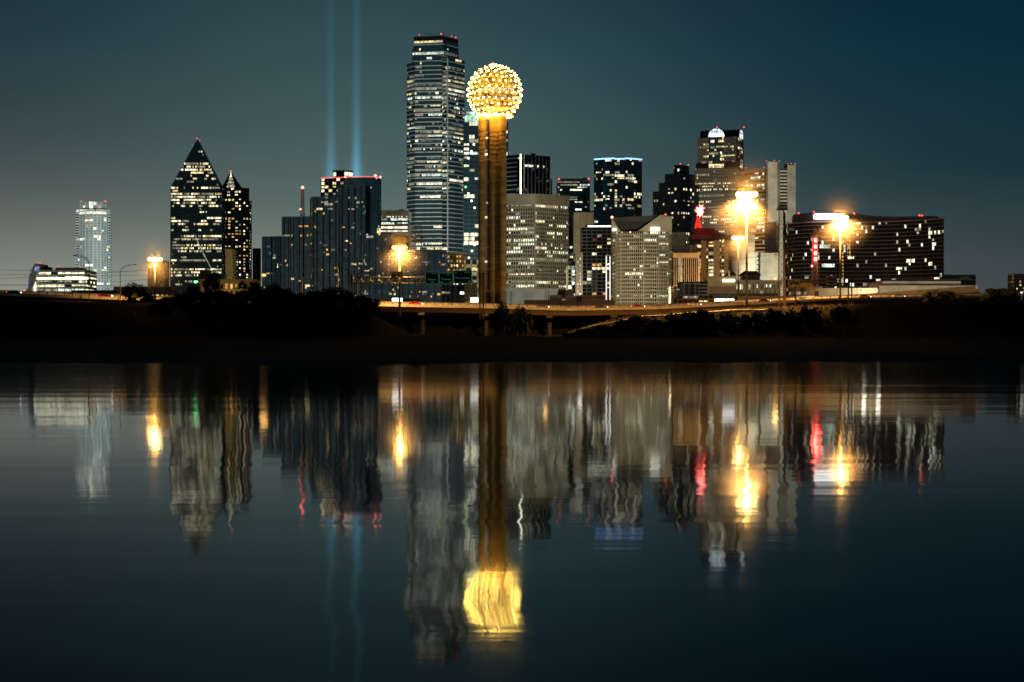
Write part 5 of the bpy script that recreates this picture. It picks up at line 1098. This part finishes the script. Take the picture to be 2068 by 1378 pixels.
for px, lane, tw, lab, pt in ((22, 4, 0, 'dark car at the far left end of the highway', 'paint_dark'), (110, 20, 1, 'white car passing below the leaning glass building', 'paint_white'), (205, 5, 0, 'red car passing below the pale glass apartment tower', 'paint_red'), (752, 20, 1, 'silver car just left of the billboard', 'paint_silver'), (838, 4, 0, 'red car passing by the dark pylon', 'paint_red'), (905, 21, 1, 'white car passing below the green signs', 'paint_white'),
        (1095, 4, 0, 'silver car passing below the white hall', 'paint_silver'), (1148, 21, 1, 'white car just left of the pole sign', 'paint_white'), (1215, 5, 0, 'dark car below the cream low building', 'paint_dark'), (1290, 4, 0, 'red car passing below the wedge-roof office', 'paint_red'), (1338, 20, 1, 'silver car right of the wedge-roof office foot', 'paint_silver'), (1405, 5, 0, 'white car passing below the yellow depot', 'paint_white'), (1462, 21, 1, 'dark car before the lit shopfronts', 'paint_dark'), (1546, 4, 0, 'red car just left of the rusty pylon', 'paint_red'), (1635, 20, 1, 'white car below the exit sign', 'paint_white'), (1750, 4, 0, 'red car before the flyover ramp', 'paint_red'), (1820, 5, 0, 'silver car beside the lamplit round tree', 'paint_silver')): car(px, lane, tw, lab, pt)
# ================================================================== trees and bushes
def leaf_mesh(seed, nl, blobs, size):
    q = random.Random(seed); mb = MB()
    for k in range(nl):
        c = q.choice(blobs); t, s = q.random()*2*pi, q.uniform(-1, 1); rr = c[3]*(q.random()**.33)*(1.0+.55*q.random() if q.random() < .22 else 1); w = sqrt(1-s*s)
        p_ = (c[0]+rr*w*cos(t), c[1]+rr*w*sin(t), c[2]+rr*s*.85); a = [q.gauss(0, 1) for _ in range(3)]; b = [q.gauss(0, 1) for _ in range(3)]
        la, lb = sqrt(sum(i*i for i in a)), sqrt(sum(i*i for i in b)); g = size*(.6+.8*q.random()); a = [i/la*g for i in a]; b = [i/lb*g*.6 for i in b]
        mb.face([tuple(p_[i]-a[i] for i in range(3)), tuple(p_[i]+b[i] for i in range(3)), tuple(p_[i]+a[i] for i in range(3)), tuple(p_[i]-b[i] for i in range(3))])
    return mb.mesh('crown', 'foliage')
TREE = []
for sd_ in range(4):
    q = random.Random(40+sd_); bl = [(q.uniform(-3, 3), q.uniform(-2.4, 2.4), q.uniform(1.2, 7.0), q.uniform(1.1, 1.9)) for _ in range(13)]+[(0, 0, 4, 2.6)]
    mb = MB(); mb.tube((0, 0, -1.5), (.2, 0, 3.4), .32, .2, 8)
    for c in bl[:8]: mb.tube((.15, 0, 2.2+.2*c[2]), c[:3], .14, .04, 5)
    TREE.append((mb.mesh('trunk', 'bark'), leaf_mesh(60+sd_, 3600, bl, .30)))
BUSH = []
for sd_ in range(3):
    q = random.Random(90+sd_); bl = [(q.uniform(-2, 2), q.uniform(-1.2, 1.2), q.uniform(.4, 1.7), q.uniform(.6, 1.1)) for _ in range(8)]
    mb = MB()
    for c in bl: mb.tube((c[0]*.3, c[1]*.3, -.4), c[:3], .07, .03, 4)
    BUSH.append((mb.mesh('stem', 'bark'), leaf_mesh(120+sd_, 1700, bl, .22)))
def plant(kind, i, px, D, ytop, wpx, label, cat, group, zb=None):
    x = X(px, D); z0 = gz(x, D) if zb is None else zb; src = (TREE if kind == 'tree' else BUSH)[i % (4 if kind == 'tree' else 3)]; t = thing(kind if kind == 'bush' else 'tree', label, cat, (x, D, z0), group)
    h = max(Z(ytop, D)-z0, 1.5); base = 8.4 if kind == 'tree' else 2.5; wid = 8.6 if kind == 'tree' else 5.2
    for nm, me in zip(('trunk' if kind == 'tree' else 'stem', 'crown'), src):
        o = link(nm, me, t, (x, D, z0)); o.scale = (wpx*D/F/wid, wpx*D/F/wid, h/base); o.rotation_euler = (0, 0, i*1.9)
TL = [(272, 562, 571, 56, 'rounded dark tree between the two curved-arm lamps'), (300, 560, 588, 30, 'small dark tree right of the rounded tree'), (365, 558, 590, 40, 'low dark tree before the prism tower'), (388, 556, 572, 50, 'dark tree beside the green signal lamp'), (424, 556, 545, 42, 'tallest dark tree before the gilded hall'), (452, 560, 578, 44, 'dark tree covering the gilded hall columns'), (480, 558, 590, 40, 'low dark tree right of the gilded hall columns'), (514, 556, 562, 60, 'broad dark tree below the black round shaft'), (548, 558, 570, 46, 'dark tree beneath the mirror hotel corner'), (582, 560, 574, 44, 'dark tree below the lattice mast'), (616, 558, 585, 44, 'low dark tree below the hotel lift shafts'), (648, 560, 583, 46, 'dark tree below the hotel middle step'), (690, 556, 578, 56, 'rounded dark tree at the foot of the sign gantry'), (722, 556, 592, 50, 'dark tree right of the gantry posts'), (752, 558, 606, 40, 'last low dark tree before the billboard'), (335, 560, 598, 34, 'low dark shrub tree under the arched gable'), (1022, 560, 609, 46, 'dark tree left in the clump beside the ball tower foot'), (1044, 558, 607, 46, 'dark tree right in the clump beside the ball tower foot')]
for i, (px, D, yt, w, lab) in enumerate(TL): plant('tree', i, px, D, yt, w, lab, 'tree', 'dark trees along the levee')
for i, (px, yt, w, lab) in enumerate(((1886, 586, 46, 'lamplit round tree, first of the three beside the convention hall'), (1918, 582, 52, 'lamplit round tree, tallest of those beside the convention hall'), (2005, 579, 56, 'lamplit tree left in the clump at the right edge'), (2036, 577, 50, 'lamplit tree right in the clump at the right edge'))): plant('tree', i, px, 690, yt, w, lab, 'tree', 'lamplit trees beside the convention hall', Z(612, 690))
BL = [(1150, 672, 40, 'at the tip of the levee gap'), (1182, 664, 44, 'second from the levee gap'), (1215, 656, 46, 'below the cream low building'), (1240, 655, 46, 'below the white portal frame'), (1262, 643, 60, 'below the left half of the wedge-roof office'), (1295, 636, 64, 'below the middle of the wedge-roof office'), (1326, 640, 52, 'below the right half of the wedge-roof office'), (1345, 646, 50, 'below the right corner of the wedge-roof office'), (1368, 631, 54, 'below the white fin building'), (1385, 642, 60, 'low in front of the clump below the white fins'), (1400, 625, 60, 'below the parking deck'), (1420, 640, 60, 'low in front of the tallest bushes'), (1435, 622, 66, 'tallest one, below the brown store'), (1455, 644, 60, 'low below the brown store sign'), (1470, 627, 56, 'below the small red-roofed house'), (1490, 648, 60, 'low beneath the shorter mast lamp'), (1505, 634, 46, 'at the foot of the tallest mast lamp'), (1530, 626, 52, 'right of the tallest mast lamp'), (1545, 640, 60, 'low between the tallest mast lamp and the rusty pylon'), (1565, 622, 50, 'left of the rusty pylon foot'), (1580, 636, 60, 'low under the rusty pylon foot'), (1600, 619, 54, 'right of the rusty pylon foot'), (1640, 617, 54, 'below the small exit sign'), (1690, 616, 60, 'below the mast lamp of the curved hotel')]
for i, (px, yt, w, lab) in enumerate(BL):
    plant('bush', i, px, 512+(i % 3)*7, yt, w, 'dark bush on the levee slope '+lab, 'bush', 'bushes on the levee slope')
BU = [(322, 601, 46, 'under the arched gable'), (352, 598, 50, 'left under the prism tower'), (376, 596, 50, 'under the middle of the prism tower'), (408, 590, 56, 'under the brown roof house'), (438, 588, 60, 'under the gilded hall railing'), (468, 590, 56, 'under the pale slab block'), (498, 586, 60, 'left of the black round shaft foot'), (532, 586, 60, 'under the orange treetop lamp'), (566, 588, 60, 'below the lower hotel step'), (600, 590, 60, 'left of the hotel lift shafts'), (632, 594, 56, 'right of the hotel lift shafts'), (664, 592, 60, 'below the middle of the hotel'), (705, 590, 60, 'before the gantry posts'), (738, 600, 56, 'left of the dark billboard panel'), (1008, 616, 40, 'left of the tree clump by the ball tower'), (1062, 618, 40, 'right of the tree clump by the ball tower')]
for i, (px, yt, w, lab) in enumerate(BU):
    plant('bush', i, px, 545+(i % 2)*5, yt, w, 'dark levee-top bush '+lab, 'bush', 'bushes on the levee crest')
# ================================================================== two searchlight beams rising behind the mirror hotel
m, n, l, o = mat_nodes('beam_glow'); ve = n.new('ShaderNodeEmission'); ve.inputs[0].default_value = (.10, .55, .85, 1)  # beam light is put into a self-glowing volume, not scattered
g_ = n.new('ShaderNodeTexCoord'); sp_ = n.new('ShaderNodeSeparateXYZ'); l.new(g_.outputs['Object'], sp_.inputs[0])
def vm(op, a, b):
    q = n.new('ShaderNodeMath'); q.operation = op
    for i, v_ in enumerate((a, b)):
        if isinstance(v_, (int, float)): q.inputs[i].default_value = v_
        else: l.new(v_, q.inputs[i])
    return q.outputs[0]
rad = vm('SQRT', vm('ADD', vm('MULTIPLY', sp_.outputs[0], sp_.outputs[0]), vm('MULTIPLY', sp_.outputs[1], sp_.outputs[1])), 0)
flare = vm('EXPONENT', vm('MULTIPLY', sp_.outputs[2], -.05), 0)
fall = vm('EXPONENT', vm('DIVIDE', vm('MULTIPLY', vm('MULTIPLY', rad, rad), -.14), vm('ADD', vm('MULTIPLY', flare, 2.2), 1.0)), 0)
up = vm('EXPONENT', vm('MULTIPLY', sp_.outputs[2], -.022), 0)
l.new(vm('MULTIPLY', vm('MULTIPLY', fall, vm('ADD', vm('ADD', vm('MULTIPLY', up, .05), vm('MULTIPLY', flare, .07)), .0085)), 1.0), ve.inputs[1]); l.new(ve.outputs[0], o.inputs['Volume']); M['beam_glow'] = m; m2 = m.copy(); m2.node_tree.nodes[ve.name].inputs[0].default_value = (.06, .33, .50, 1); M['beam_glow_faint'] = m2
D = 1440
for px, lab in ((668, 'fainter blue searchlight beam rising behind the mirror hotel roof'), (720, 'brighter blue searchlight beam rising behind the rooftop lounge')):
    t = thing('searchlight', lab, 'light beam', (X(px, D), D, Z(395, D)))
    mb = MB(); mb.lathe((X(px, D), D), [(1.6, Z(395, D)-1.5), (1.9, Z(395, D))], 16); mb.build('lamp_housing', 'steel_dark', t)
    mb = MB(); mb.lathe((X(px, D), D), [(9.5, Z(395, D)+.1), (9.5, Z(-120, D))], 24); mb.build('light_beam', 'beam_glow' if px > 700 else 'beam_glow_faint', t)
